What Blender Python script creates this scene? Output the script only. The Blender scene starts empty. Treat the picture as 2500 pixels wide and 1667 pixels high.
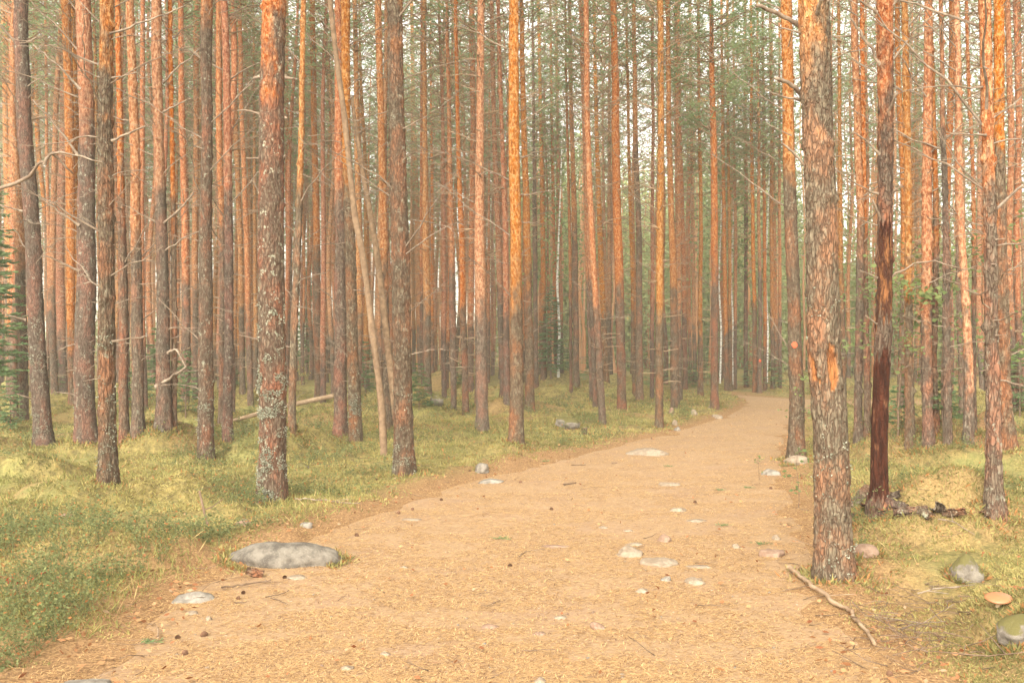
import bpy, math, random
import numpy as np
from mathutils import Vector, Matrix

R = math.radians
rng = np.random.default_rng(7)
random.seed(7)
C = bpy.context.scene.collection
scene = bpy.context.scene

# ------------------------------------------------------------------ camera, sky, sun, exposure
F, CX, HY, CH = 2431.0, 1250.0, 850.0, 1.6          # focal, centre, horizon in photo pixels; eye height
cam_d = bpy.data.cameras.new('camera')
cam_d.lens = 35.0; cam_d.sensor_width = 36.0
cam_d.shift_y = 16.5 / 2500.0
cam_d.clip_start = 0.1; cam_d.clip_end = 3000
cam = bpy.data.objects.new('camera', cam_d); C.objects.link(cam)
cam.location = (0, 0, CH); cam.rotation_euler = (R(90), 0, 0)
scene.camera = cam

SUN_EL, SUN_AZ = R(36), R(200)
world = bpy.data.worlds.new('World'); scene.world = world; world.use_nodes = True
wn = world.node_tree
for n in list(wn.nodes): wn.nodes.remove(n)
wo = wn.nodes.new('ShaderNodeOutputWorld'); bg = wn.nodes.new('ShaderNodeBackground')
sky = wn.nodes.new('ShaderNodeTexSky'); sky.sky_type = 'NISHITA'; sky.sun_disc = False
sky.sun_elevation = SUN_EL; sky.sun_rotation = SUN_AZ
sky.air_density = 1.0; sky.dust_density = 4.0; sky.ozone_density = 1.0
hs = wn.nodes.new('ShaderNodeHueSaturation'); hs.inputs['Saturation'].default_value = 0.10
wn.links.new(sky.outputs[0], hs.inputs['Color']); tm = wn.nodes.new('ShaderNodeMix'); tm.data_type = 'RGBA'; tm.blend_type = 'MULTIPLY'; tm.inputs[0].default_value = 1.0
tm.inputs[7].default_value = (1.0, .955, .86, 1); wn.links.new(hs.outputs[0], tm.inputs[6]); wn.links.new(tm.outputs[2], bg.inputs[0])
bg.inputs[1].default_value = 0.15
wn.links.new(bg.outputs[0], wo.inputs[0])
sun_d = bpy.data.lights.new('sun', 'SUN'); sun_d.energy = 0.5; sun_d.angle = R(90); sun_d.color = (1, 0.95, 0.88)
sun = bpy.data.objects.new('sun', sun_d); C.objects.link(sun)
# direction towards the sun: Nishita rotation 0 is +Y, turning towards +X
sd_ = Vector((math.sin(SUN_AZ) * math.cos(SUN_EL), math.cos(SUN_AZ) * math.cos(SUN_EL), math.sin(SUN_EL)))
sun.rotation_euler = sd_.to_track_quat('Z', 'Y').to_euler()
sun.location = (0, 0, 40)
vs = scene.view_settings
vs.view_transform = 'Standard'; vs.look = 'None'; vs.gamma = 1.0; vs.use_curve_mapping = False
vs.exposure = 1.98
scene.render.engine = 'CYCLES'
scene.cycles.use_denoising = True
scene.cycles.max_bounces = 8; scene.cycles.diffuse_bounces = 6; scene.cycles.transmission_bounces = 4
scene.cycles.volume_bounces = 1

# ------------------------------------------------------------------ numpy noise
def _hash(i, j, k, s):
    n = (i * 374761393 + j * 668265263 + k * 1274126177 + s * 974634777) & 0xFFFFFFFF
    n = ((n ^ (n >> 13)) * 1274126177) & 0xFFFFFFFF
    n = ((n ^ (n >> 16)) * 2246822519) & 0xFFFFFFFF
    return ((n ^ (n >> 15)) & 0xFFFFFF) / float(0xFFFFFF)
def vnoise(x, y, z=0.0, s=0):
    """value noise, -1..1"""
    x, y, z = np.broadcast_arrays(np.asarray(x, float), np.asarray(y, float), np.asarray(z, float))
    xi, yi, zi = np.floor(x).astype(np.int64), np.floor(y).astype(np.int64), np.floor(z).astype(np.int64)
    fx, fy, fz = x - xi, y - yi, z - zi
    fx, fy, fz = [f * f * (3 - 2 * f) for f in (fx, fy, fz)]
    r = 0
    for a in (0, 1):
        wx = fx if a else 1 - fx
        for b in (0, 1):
            wy = fy if b else 1 - fy
            for c in (0, 1):
                wz = fz if c else 1 - fz
                r = r + wx * wy * wz * _hash(xi + a, yi + b, zi + c, s)
    return r * 2 - 1
def fbm(x, y, z=0.0, s=0, o=3):
    r, a = 0, 1.0
    for i in range(o):
        r = r + a * vnoise(np.asarray(x) * 2**i, np.asarray(y) * 2**i, np.asarray(z) * 2**i, s + i); a *= 0.5
    return r / 1.6
def sstep(a, b, x):
    t = np.clip((np.asarray(x, float) - a) / (b - a), 0, 1)
    return t * t * (3 - 2 * t)

# ------------------------------------------------------------------ mesh helpers
def mk_mesh(name, V, Fs, mat=None, smooth=True, attrs=None):
    """V (n,3); Fs list of (m,k) int arrays"""
    me = bpy.data.meshes.new(name)
    V = np.asarray(V, np.float32)
    me.vertices.add(len(V)); me.vertices.foreach_set('co', V.ravel())
    Fs = [np.asarray(f, np.int32) for f in Fs if len(f)]
    tot = sum(f.size for f in Fs); npoly = sum(len(f) for f in Fs)
    me.loops.add(tot); me.polygons.add(npoly)
    me.loops.foreach_set('vertex_index', np.concatenate([f.ravel() for f in Fs]))
    st, ln, o = [], [], 0
    for f in Fs:
        st.append(o + np.arange(len(f)) * f.shape[1]); ln.append(np.full(len(f), f.shape[1])); o += f.size
    me.polygons.foreach_set('loop_start', np.concatenate(st).astype(np.int32))
    me.polygons.foreach_set('loop_total', np.concatenate(ln).astype(np.int32))
    me.polygons.foreach_set('use_smooth', np.full(npoly, smooth))
    me.update(calc_edges=True); me.validate()
    for k, a in (attrs or {}).items():
        at = me.attributes.new(k, 'FLOAT', 'POINT'); at.data.foreach_set('value', np.asarray(a, np.float32))
    if mat: me.materials.append(mat)
    return me
class MB:
    """collects verts / faces / a 'tint' value for one mesh"""
    def __init__(self): self.v, self.t, self.f, self.n = [], [], {}, 0
    def add(self, V, Fa, tint=0.5):
        V = np.asarray(V, float).reshape(-1, 3); Fa = np.asarray(Fa, int)
        self.v.append(V); self.t.append(np.broadcast_to(np.asarray(tint, float), (len(V),)))
        self.f.setdefault(Fa.shape[1], []).append(Fa + self.n); self.n += len(V)
    def tube(self, P, rad, k=5, tint=0.5, cap=True):
        P = np.asarray(P, float); n = len(P); rad = np.broadcast_to(np.asarray(rad, float), (n,))
        T = np.gradient(P, axis=0); T /= np.linalg.norm(T, axis=1)[:, None] + 1e-9
        ref = np.array([0.31, 0.2, 0.93]) if abs(T[:, 2].mean()) < 0.8 else np.array([0.9, 0.3, 0.1])
        U = np.cross(T, ref); U /= np.linalg.norm(U, axis=1)[:, None] + 1e-9
        W = np.cross(T, U)
        a = np.linspace(0, 2 * np.pi, k, endpoint=False)
        V = P[:, None, :] + rad[:, None, None] * (np.cos(a)[None, :, None] * U[:, None, :] + np.sin(a)[None, :, None] * W[:, None, :])
        i = np.arange(n - 1)[:, None] * k; j = np.arange(k)[None, :]; j2 = (j + 1) % k
        Fq = np.stack([i + j, i + j2, i + k + j2, i + k + j], -1).reshape(-1, 4)
        self.add(V.reshape(-1, 3), Fq, tint)
        if cap and k >= 4:
            b = self.n - n * k
            for ring in (0, n - 1):
                self.f.setdefault(k, []).append(np.arange(k)[None, :] + b + ring * k)
    def mesh(self, name, mat, smooth=True):
        return mk_mesh(name, np.concatenate(self.v), [np.concatenate(x) for x in self.f.values()], mat, smooth, {'tint': np.concatenate(self.t)})
def link(name, me, parent=None, loc=(0, 0, 0), rot=(0, 0, 0), scale=1.0):
    o = bpy.data.objects.new(name, me); C.objects.link(o)
    o.location = loc; o.rotation_euler = rot
    o.scale = (scale,) * 3 if np.isscalar(scale) else scale
    if parent: o.parent = parent
    return o
def tag(o, label, cat, group=None):
    o['label'] = label; o['category'] = cat
    if group: o['group'] = group
    return o
def kind(o, k): o['kind'] = k; return o
def quads_cards(P, D, U, L, W):
    """thin pointed leaf quads: base P, direction D (unit), side U (unit)"""
    L = np.asarray(L)[:, None]; W = np.asarray(W)[:, None]
    V = np.stack([P, P + D * L * .45 + U * W * .5, P + D * L, P + D * L * .45 - U * W * .5], 1)
    n = len(P)
    return V.reshape(-1, 3), np.arange(4 * n).reshape(n, 4)
def rdir(n, zlo=-1, zhi=1, g=None):
    g = g or rng
    z = g.uniform(zlo, zhi, n); a = g.uniform(0, 2 * np.pi, n); s = np.sqrt(np.maximum(0, 1 - z * z))
    return np.stack([s * np.cos(a), s * np.sin(a), z], -1)
def perp(D, g=None):
    g = g or rng
    U = np.cross(D, rdir(len(D), g=g)); return U / (np.linalg.norm(U, axis=1)[:, None] + 1e-9)

# ------------------------------------------------------------------ materials
class NT:
    def __init__(self, name):
        self.m = bpy.data.materials.new(name); self.m.use_nodes = True; self.t = self.m.node_tree
        for n in list(self.t.nodes): self.t.nodes.remove(n)
        self.out = self.n('ShaderNodeOutputMaterial')
    def n(self, ty, **kw):
        x = self.t.nodes.new(ty)
        for k, v in kw.items(): setattr(x, k, v)
        return x
    def l(self, a, b): self.t.links.new(a, b)
    def set(self, sock, v):
        if hasattr(v, 'is_linked') or isinstance(v, bpy.types.NodeSocket): self.l(v, sock)
        else: sock.default_value = v
    def math(self, op, a, b=0.0, c=0.0, clamp=False):
        x = self.n('ShaderNodeMath', operation=op, use_clamp=clamp)
        for i, v in enumerate((a, b, c)): self.set(x.inputs[i], v)
        return x.outputs[0]
    def mix(self, f, a, b, blend='MIX'):
        x = self.n('ShaderNodeMix', data_type='RGBA', blend_type=blend)
        self.set(x.inputs[0], f)
        for i, v in ((6, a), (7, b)):
            self.set(x.inputs[i], v if not isinstance(v, tuple) else (*v, 1)[:4])
        return x.outputs[2]
    def mr(self, v, a, b, c=0.0, d=1.0, smooth=True):
        x = self.n('ShaderNodeMapRange', interpolation_type='SMOOTHSTEP' if smooth else 'LINEAR')
        self.set(x.inputs[0], v)
        for i, q in enumerate((a, b, c, d)): self.set(x.inputs[i + 1], q)
        return x.outputs[0]
    def noise(self, vec, scale, detail=3, rough=.55, out=0):
        x = self.n('ShaderNodeTexNoise'); self.set(x.inputs['Vector'], vec)
        x.inputs['Scale'].default_value = scale; x.inputs['Detail'].default_value = detail; x.inputs['Roughness'].default_value = rough
        return x.outputs[out]
    def vor(self, vec, scale, feature='F1', out='Distance'):
        x = self.n('ShaderNodeTexVoronoi', feature=feature); self.set(x.inputs['Vector'], vec); x.inputs['Scale'].default_value = scale
        return x.outputs[out]
    def mapping(self, vec, sc=(1, 1, 1), rot=(0, 0, 0), loc=None):
        x = self.n('ShaderNodeMapping'); self.set(x.inputs['Vector'], vec); x.inputs['Scale'].default_value = sc; x.inputs['Rotation'].default_value = rot
        if loc is not None: self.set(x.inputs['Location'], loc)
        return x.outputs[0]
    def obj(self): return self.n('ShaderNodeTexCoord').outputs['Object']
    def attr(self, name, ty='GEOMETRY'):
        x = self.n('ShaderNodeAttribute', attribute_type=ty, attribute_name=name); return x.outputs['Fac']
    def rand(self): return self.n('ShaderNodeObjectInfo').outputs['Random']
    def bump(self, h, strength=.6, dist=.01, normal=None):
        x = self.n('ShaderNodeBump'); self.set(x.inputs['Height'], h); x.inputs['Strength'].default_value = strength; x.inputs['Distance'].default_value = dist
        if normal is not None: self.l(normal, x.inputs['Normal'])
        return x.outputs[0]
    def done(self, col, rough=.9, normal=None, spec=.2):
        p = self.n('ShaderNodeBsdfPrincipled'); self.set(p.inputs['Base Color'], col if not isinstance(col, tuple) else (*col, 1))
        self.set(p.inputs['Roughness'], rough); p.inputs['Specular IOR Level'].default_value = spec
        if normal is not None: self.l(normal, p.inputs['Normal'])
        self.l(p.outputs[0], self.out.inputs[0]); return self.m
    def leafy(self, col, trans=.45):
        d = self.n('ShaderNodeBsdfDiffuse'); t = self.n('ShaderNodeBsdfTranslucent'); mx = self.n('ShaderNodeMixShader')
        self.l(col, d.inputs[0]); self.l(col, t.inputs[0]); mx.inputs[0].default_value = trans
        self.l(d.outputs[0], mx.inputs[1]); self.l(t.outputs[0], mx.inputs[2]); self.l(mx.outputs[0], self.out.inputs[0]); return self.m

def mat_bark(name, peeled=False):
    t = NT(name); o = t.obj(); rnd = t.rand()
    off = t.n('ShaderNodeCombineXYZ'); t.l(t.math('MULTIPLY', rnd, 40), off.inputs[0]); t.l(t.math('MULTIPLY', rnd, 17), off.inputs[2])
    sx = t.n('ShaderNodeSeparateXYZ'); t.l(o, sx.inputs[0]); z = sx.outputs[2]
    v1 = t.mapping(o, (1, 1, .30), loc=off.outputs[0]); v2 = t.mapping(o, (1, 1, .45), loc=off.outputs[0])
    nb = t.noise(t.mapping(o, (1, 1, .5), loc=off.outputs[0]), 5, 4, .6)
    dist = t.noise(v1, 14, 3, .6, out=1)
    warp = t.n('ShaderNodeMix', data_type='VECTOR'); warp.inputs[0].default_value = .10; t.l(v1, warp.inputs[4]); t.l(dist, warp.inputs[5])
    warp = warp.outputs[1]
    edge = t.vor(warp, 36, 'DISTANCE_TO_EDGE')
    crack = t.mr(edge, .0, .16, 1, 0)
    fine = t.noise(v2, 90, 3, .7)
    mid = t.noise(v2, 30, 4, .65)
    # grey lower bark
    g = t.mix(t.mr(mid, .3, .72), (.070, .050, .033), (.195, .150, .102))
    g = t.mix(t.mr(t.math('ADD', nb, t.math('MULTIPLY', fine, .3)), .58, .80, 0, .75), g, (.26, .105, .055))
    g = t.mix(t.math('MULTIPLY', crack, .75), g, (.085, .045, .03))
    lich = t.math('MULTIPLY', t.mr(t.noise(t.mapping(o, (1, 1, .8), loc=off.outputs[0]), 17, 5, .7), .58, .66), t.attr('lichen', 'OBJECT'))
    g = t.mix(lich, g, (.33, .33, .24))
    # orange upper bark, thin papery flakes
    fe = t.vor(t.mapping(o, (1, 1, .55), loc=off.outputs[0]), 30, 'F1', 'Distance')
    oc = t.mix(t.mr(mid, .32, .70), (.205, .056, .013), (.385, .130, .032))
    oc = t.mix(t.mr(t.math("ADD", fine, t.math("MULTIPLY", fe, .45)), .68, .86), oc, (.45, .23, .10))
    oc = t.mix(t.mr(t.noise(v2, 11, 4, .6), .56, .74, 0, .6), oc, (.22, .115, .065))
    oc = t.mix(t.mr(t.noise(v2, 46, 2, .6), .66, .78, 0, .85), oc, (.10, .035, .018))
    oz = t.attr('bark_line', 'OBJECT')
    zz = t.math('ADD', t.math('SUBTRACT', z, oz), t.math('MULTIPLY', t.math('SUBTRACT', nb, .5), t.attr('bark_mix', 'OBJECT')))
    fac = t.mr(zz, -.55, .55)
    col = t.mix(fac, g, oc)
    hsv = t.n('ShaderNodeHueSaturation'); t.l(col, hsv.inputs['Color'])
    t.l(t.math('ADD', t.math('MULTIPLY', rnd, .018), .491), hsv.inputs['Hue'])
    t.l(t.math('ADD', t.math('MULTIPLY', t.math('FRACT', t.math('MULTIPLY', rnd, 7.3)), .3), .85), hsv.inputs['Value'])
    t.l(t.math('ADD', t.math('MULTIPLY', t.math('FRACT', t.math('MULTIPLY', rnd, 3.7)), .22), .86), hsv.inputs['Saturation'])
    col = hsv.outputs[0]
    h = t.math('ADD', t.math('MULTIPLY', mid, .7), t.math('ADD', t.math('MULTIPLY', fine, .35), t.math('MULTIPLY', crack, -.7)))
    if peeled:
        pe = t.attr('peel'); sc = t.attr('scrape')
        st = t.noise(t.mapping(o, (1, 1, .12)), 40, 4, .65)
        wood = t.mix(t.mr(st, .35, .72), (.030, .010, .006), (.085, .027, .014))
        wood = t.mix(t.mr(t.noise(t.mapping(o, (1, 1, .25)), 16, 3), .60, .70, 0, .6), wood, (.26, .12, .06))
        pale = t.mix(t.mr(t.noise(t.mapping(o, (1, 1, .22)), 26, 4, .7), .45, .66), (.06, .024, .014), (.25, .105, .04))
        pale = t.mix(t.attr('fresh', 'OBJECT'), pale, t.mix(t.mr(st, .30, .70), (.16, .055, .022), (.46, .20, .07)))
        col = t.mix(pe, col, wood); col = t.mix(sc, col, pale)
    return t.done(col, .92, t.bump(h, .9, .012), spec=.12)

def mat_wood(name, a, b, scale=18):
    t = NT(name); o = t.obj()
    c = t.mix(t.mr(t.noise(t.mapping(o, (1, 1, 1)), scale, 4, .65), .3, .7), a, b)
    c = t.mix(t.math('MULTIPLY', t.rand(), .45), c, (.17, .11, .07))
    return t.done(c, .9, t.bump(t.noise(o, scale * 4, 3), .5, .004))
def mat_leaf(name, a, b, c3=None, trans=.4, val=.25):
    t = NT(name); tint = t.attr('tint')
    c = t.mix(tint, a, b)
    if c3: c = t.mix(t.mr(tint, .86, .95), c, c3)
    h = t.n('ShaderNodeHueSaturation'); t.l(c, h.inputs['Color'])
    t.l(t.math('ADD', t.math('MULTIPLY', t.rand(), val), 1 - val / 2), h.inputs['Value'])
    return t.leafy(h.outputs[0], trans)
def mat_stone(name, a, b, moss=0.0):
    t = NT(name); o = t.obj(); n1 = t.noise(o, 9, 5, .65); n2 = t.noise(o, 70, 3, .7)
    c = t.mix(t.mr(n1, .34, .66), a, b)
    c = t.mix(t.mr(n2, .58, .70, 0, .55), c, (.27, .235, .19)); c = t.mix(t.mr(n2, .30, .42, .55, 0), c, (.12, .10, .09))
    if moss:
        geo = t.n('ShaderNodeNewGeometry'); s = t.n('ShaderNodeSeparateXYZ'); t.l(geo.outputs['Normal'], s.inputs[0])
        f = t.mr(t.math('ADD', s.outputs[2], t.math('MULTIPLY', t.noise(o, 22, 5, .7), 1.3)), 1.55 - moss, 1.80 - moss)
        c = t.mix(f, c, (.115, .10, .035))
    return t.done(c, .88, t.bump(t.math('ADD', n1, t.math('MULTIPLY', n2, .5)), .6, .015))

M = {}
M['bark'] = mat_bark('pine_bark'); M['peeled'] = mat_bark('peeled_pine_bark', True)
M['dead'] = mat_wood('dead_branch_wood', (.12, .085, .06), (.33, .26, .19), 14)
M['twig'] = mat_wood('dry_twig_wood', (.20, .125, .07), (.42, .30, .19), 9)
M['log'] = mat_wood('barkless_log_wood', (.24, .15, .085), (.46, .34, .22), 10)
M['stem'] = mat_wood('dead_stem_wood', (.13, .08, .045), (.28, .185, .11), 12)
M['brown'] = mat_wood('brown_stem_bark', (.10, .065, .04), (.22, .15, .10), 20)
M['scar'] = mat_wood('fresh_orange_wood', (.27, .095, .035), (.46, .20, .075), 22)
M['needle'] = mat_leaf('pine_needles', (.20, .285, .135), (.37, .43, .22), (.50, .33, .14), .6)
M['spruce'] = mat_leaf('spruce_needles', (.08, .135, .06), (.20, .28, .125), None, .45)
M['broad'] = mat_leaf('broad_leaves', (.14, .21, .085), (.29, .34, .13), (.50, .36, .09), .5)
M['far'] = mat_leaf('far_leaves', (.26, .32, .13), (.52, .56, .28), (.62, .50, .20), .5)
M['lichen'] = mat_leaf('grey_lichen', (.17, .175, .12), (.36, .355, .27), None, .1, .1)
M['moss'] = mat_leaf('moss_blades', (.14, .138, .05), (.43, .365, .14), (.40, .19, .075), .3, .0)
M['grass'] = mat_leaf('grass_blades', (.15, .17, .055), (.38, .345, .12), (.52, .39, .18), .3, .0)
M['bilb'] = mat_leaf('bilberry_leaves', (.10, .12, .052), (.26, .275, .115), (.38, .17, .065), .35, .0)
M['pneedle'] = mat_leaf('fallen_needles', (.31, .17, .08), (.78, .53, .25), (.15, .08, .05), .1, .0)
M['red'] = mat_leaf('red_leaves', (.26, .05, .03), (.40, .10, .055), None, .3, .1)
M['leaflit'] = mat_leaf('brown_leaves', (.20, .075, .035), (.50, .27, .13), (.36, .25, .15), .1, .1)
M['grey_stone'] = mat_stone('grey_granite', (.145, .125, .10), (.30, .265, .22))
M['pink_stone'] = mat_stone('pink_granite', (.19, .115, .075), (.275, .185, .13))
M['pale_stone'] = mat_stone('pale_granite', (.20, .148, .10), (.32, .255, .185))
M['moss_stone'] = mat_stone('mossy_granite', (.12, .10, .08), (.24, .21, .17), .55)
M['mossed_grey'] = mat_stone('mossed_grey_granite', (.085, .072, .058), (.20, .175, .14), .0)
M['paint'] = NT('orange_red_paint').done((.52, .11, .05), .8)
t_ = NT('white_birch_bark'); o_ = t_.obj()
M['birch'] = t_.done(t_.mix(t_.mr(t_.noise(t_.mapping(o_, (1, 1, 4)), 6, 3), .55, .62), (.68, .66, .60), (.08, .07, .06)), .8)
t_ = NT('cut_wood'); M['cut'] = t_.done(t_.mix(t_.noise(t_.obj(), 30), (.36, .22, .13), (.60, .43, .30)), .85)
M['cap'] = NT('mushroom_cap').done((.36, .15, .065), .45, spec=.5)
M['stalk'] = NT('mushroom_flesh').done((.45, .33, .2), .8)
t_ = NT('cone_scales'); M['cone'] = t_.done(t_.mix(t_.noise(t_.obj(), 90), (.07, .035, .02), (.22, .12, .07)), .85)
t_ = NT('inner_bark'); M['slab_in'] = t_.done(t_.mix(t_.mr(t_.noise(t_.mapping(t_.obj(), (1, 1, .3)), 25), .35, .65), (.18, .07, .038), (.34, .16, .085)), .8)

# ground and path
def mat_ground():
    t = NT('mossy_forest_floor'); o = t.obj(); lit = t.attr('litter')
    n1 = t.noise(o, .9, 5, .6); n2 = t.noise(o, 9, 5, .7); n3 = t.noise(o, 55, 3, .7)
    c = t.mix(t.mr(n2, .32, .68), (.11, .09, .036), (.30, .235, .085))
    c = t.mix(t.mr(n1, .48, .66, 0, .6), c, (.235, .245, .085))
    c = t.mix(t.mr(n3, .55, .72, 0, .7), c, (.36, .28, .11))
    c = t.mix(t.mr(n3, .46, .30, 0, .6), c, (.10, .075, .032))
    lc = t.mix(t.mr(n3, .34, .66), (.19, .105, .05), (.38, .23, .11))
    f = t.math('MULTIPLY', lit, t.mr(t.math('ADD', n2, t.math('MULTIPLY', lit, .5)), .52, .72))
    c = t.mix(f, c, lc)
    return t.done(c, .95, t.bump(t.math('ADD', n3, n2), .8, .02), spec=.1)
def mat_path():
    t = NT('needle_strewn_path'); o = t.obj()
    n1 = t.noise(o, 1.3, 5, .6); n2 = t.noise(o, 14, 4, .7)
    def strands(rot, sc):
        v = t.mapping(o, (1, 9, 1), rot=(0, 0, rot)); return t.noise(v, sc, 3, .7)
    s = t.math('MAXIMUM', t.math('MAXIMUM', strands(.3, 26), strands(1.45, 24)), strands(2.5, 28))
    c = t.mix(t.mr(s, .50, .74), (.29, .185, .105), (.61, .42, .23))
    c = t.mix(t.mr(n2, .54, .74, 0, .55), c, (.27, .155, .085))
    c = t.mix(t.mr(n1, .48, .68, 0, .65), c, (.33, .215, .135))
    c = t.mix(t.mr(t.noise(o, 38, 2, .5), .69, .74, 0, .8), c, (.62, .50, .40))
    return t.done(c, .95, t.bump(t.math('ADD', s, n2), .7, .012), spec=.08)
M['ground'] = mat_ground(); M['path'] = mat_path()

# ------------------------------------------------------------------ terrain
PATH_L = [(-2.1, -30), (-2.05, 0), (-2.05, 3.5), (-2.12, 4.76), (-2.2, 6.78), (-1.62, 8.9), (-.62, 11.8), (.98, 15.2), (3.22, 19.3), (5.0, 23.4), (6.05, 26.4), (7.1, 30.2), (7.60, 34.4)]
PATH_R = [(1.75, -30), (1.75, 0), (1.75, 3.5), (1.83, 4.76), (2.02, 5.9), (2.25, 7.3), (2.80, 9.6), (3.52, 13.0), (5.02, 18.3), (6.3, 22.0), (7.3, 24.4), (8.4, 25.2), (11, 26.0), (15, 27.5), (22, 31)]
PATH_FAR = [(8.0, 33.4), (8.75, 31.7), (10.4, 30.2), (13, 30.2), (20, 34)]
POLY = np.array(PATH_L + PATH_FAR + PATH_R[::-1])
def path_sd(x, y):
    """signed distance to the path outline, negative inside"""
    x = np.asarray(x, float); y = np.asarray(y, float); d = np.full(x.shape, 1e9); ins = np.zeros(x.shape, bool)
    n = len(POLY)
    for i in range(n):
        ax, ay = POLY[i]; bx, by = POLY[(i + 1) % n]
        ex, ey = bx - ax, by - ay
        t = np.clip(((x - ax) * ex + (y - ay) * ey) / (ex * ex + ey * ey), 0, 1)
        d = np.minimum(d, np.hypot(x - ax - t * ex, y - ay - t * ey))
        c = ((ay > y) != (by > y)) & (x < ex * (y - ay) / (by - ay + 1e-12) + ax)
        ins ^= c
    return np.where(ins, -d, d)
# mounds: x, y, rx, ry, height
MOUNDS = [(-5.4, 15.4, .68, .8, .37), (-3.15, 17.2, .9, .7, .12), (-4.4, 9.2, .55, .55, .12), (-3.5, 10.2, .5, .5, .06),
          (6.4, 13.6, 1.75, 1.7, .36), (9.0, 12.2, 1.6, 1.6, .30), (10.8, 21.2, 2.6, 1.6, .46), (13.5, 20.0, 2.0, 1.6, .36),
          (3.6, 8.6, 1.0, 1.2, .12), (3.05, 5.7, .45, .6, .20), (4.4, 8.4, 1.0, 1.0, .16), (4.9, 10.6, 1.1, .9, .12),
          (1.9, 43.0, 1.0, 1.2, .50), (2.9, 36.5, 1.0, 1.0, .34), (4.6, 41, 1.2, 1.2, .42), (3.6, 31.5, .8, .8, .22), (10.4, 38.5, 1.3, 1.0, .26), (8.0, 40, 1.0, .9, .30), (-2.6, 36, 1.0, .8, .35), (-1.2, 33, .8, .7, .2),
          (-9.0, 21.0, .9, .8, .22), (-7.2, 19.5, .8, .6, .16), (-1.55, 27.5, .5, .5, .18), (-11, 24, 1.2, 1, .3)]
_g = np.random.default_rng(12)
_feet = [((px - CX) / F * d, d) for px, d in ((p, CH * F / (y - HY)) for p, y in ((663, 1225), (263, 1182), (501, 1122), (988, 1161), (107, 1088), (210, 1075), (555, 1078), (480, 1090), (455, 1100), (530, 1085), (600, 1060), (869, 1080), (832, 1061), (400, 1046), (1261, 1078), (1177, 1052), (2040, 1406), (2147, 1236), (2428, 1248), (694, 1395)))]
while len(MOUNDS) < 120:
    _y = _g.uniform(5.5, 40); _x = _g.uniform(-.55, .55) * _y
    if path_sd(np.array([_x]), np.array([_y]))[0] < .75 or min((_x - a) ** 2 + ((_y - b) * .6) ** 2 for a, b in _feet) < .55: continue
    _r = _g.uniform(.22, .6) * (.8 + _y / 40); MOUNDS.append((_x, _y, _r * _g.uniform(.8, 1.3), _r, _r * _g.uniform(.26, .48)))
def hgt(x, y, detail=True):
    x = np.asarray(x, float); y = np.asarray(y, float)
    sd = path_sd(x, y) + .22 * vnoise(x * 1.3, y * 1.3, 0, 5) + .10 * vnoise(x * 5, y * 5, 0, 6)
    off = sstep(-.12, .55, sd)
    h = .06 * vnoise(x / 2.7, y / 2.7, 0, 1) + .055 * vnoise(x / .9, y / .9, 0, 2)
    if detail: h = h + .032 * vnoise(x / .30, y / .30, 0, 3) + .010 * vnoise(x / .09, y / .09, 0, 4)
    h = h * off + .075 * off - .035 * (1 - sstep(-.35, .05, sd))
    for mx, my, rx, ry, hh in MOUNDS:
        q = ((x - mx) / rx) ** 2 + ((y - my) / ry) ** 2; k = q < 1
        if k.any(): h[k] += hh * (1 - q[k]) ** .55 * (1 + .25 * vnoise(x[k] * 3, y[k] * 3, 0, 9)) * off[k]
    # ditch on the right of the path
    h = h - .15 * np.exp(-((x - (2.42 + .10 * (y - 5))) / .28) ** 2) * sstep(3, 4.5, y) * (1 - sstep(6.3, 7.2, y))
    # the forest floor climbs a little far off to the left
    h = h + .012 * np.clip(y - 34, 0, 60) * sstep(2, -14, x)
    return h
def path_h(x, y):
    return .010 * vnoise(x / 1.4, y / 1.4, 0, 11) + .006 * vnoise(x / .3, y / .3, 0, 12)
def surf(x, y):
    sd = path_sd(x, y)
    return np.where(sd < .3, np.maximum(hgt(x, y), path_h(x, y) - .45 * np.maximum(sd + .05, 0)), hgt(x, y))
_D = np.geomspace(2.2, 130, 1300)
def at(px, py):
    """photo pixel -> point where its ray meets the ground"""
    X = (px - CX) / F * _D; Z = CH - (py - HY) / F * _D
    below = np.nonzero(Z <= surf(X, _D))[0]
    i = below[0] if len(below) else len(_D) - 1
    return float(X[i]), float(_D[i]), float(surf(X[i:i+1], _D[i:i+1])[0])

def fan_grid(ys, ncol, hw):
    s = np.linspace(-1, 1, ncol); Y = np.repeat(ys[:, None], ncol, 1); X = s[None, :] * hw(ys)[:, None]
    i = np.arange(len(ys) - 1)[:, None] * ncol; j = np.arange(ncol - 1)[None, :]
    return X, Y, np.stack([i + j, i + j + 1, i + ncol + j + 1, i + ncol + j], -1).reshape(-1, 4)
ys = np.concatenate([np.linspace(-30, 2.8, 60), np.geomspace(2.85, 110, 520), np.geomspace(118, 900, 24)])
X, Y, Q = fan_grid(ys, 560, lambda y: 7 + .85 * np.maximum(y, 0))
Z = hgt(X, Y)
sdg = path_sd(X, Y)
lit = np.clip(1.25 - np.maximum(sdg, 0) / np.clip(.95 - Y * .022, .25, .9), 0, 1)
lit = np.maximum(lit, 1.2 * np.exp(-(((X - 6.3) / 1.7) ** 2 + ((Y - 13.7) / 1.2) ** 2)))
lit = np.maximum(lit, .55 * sstep(.15, .6, vnoise(X / 1.6, Y / 1.6, 0, 21)))
kind(link('forest_floor', mk_mesh('forest_floor', np.stack([X, Y, Z], -1).reshape(-1, 3), [Q], M['ground'], True, {'litter': lit.ravel()})), 'structure')
ysp = np.concatenate([np.linspace(-30, 2.8, 60), np.geomspace(2.85, 40, 420)])
s = np.linspace(0, 1, 240)
keep_y = ysp
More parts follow.
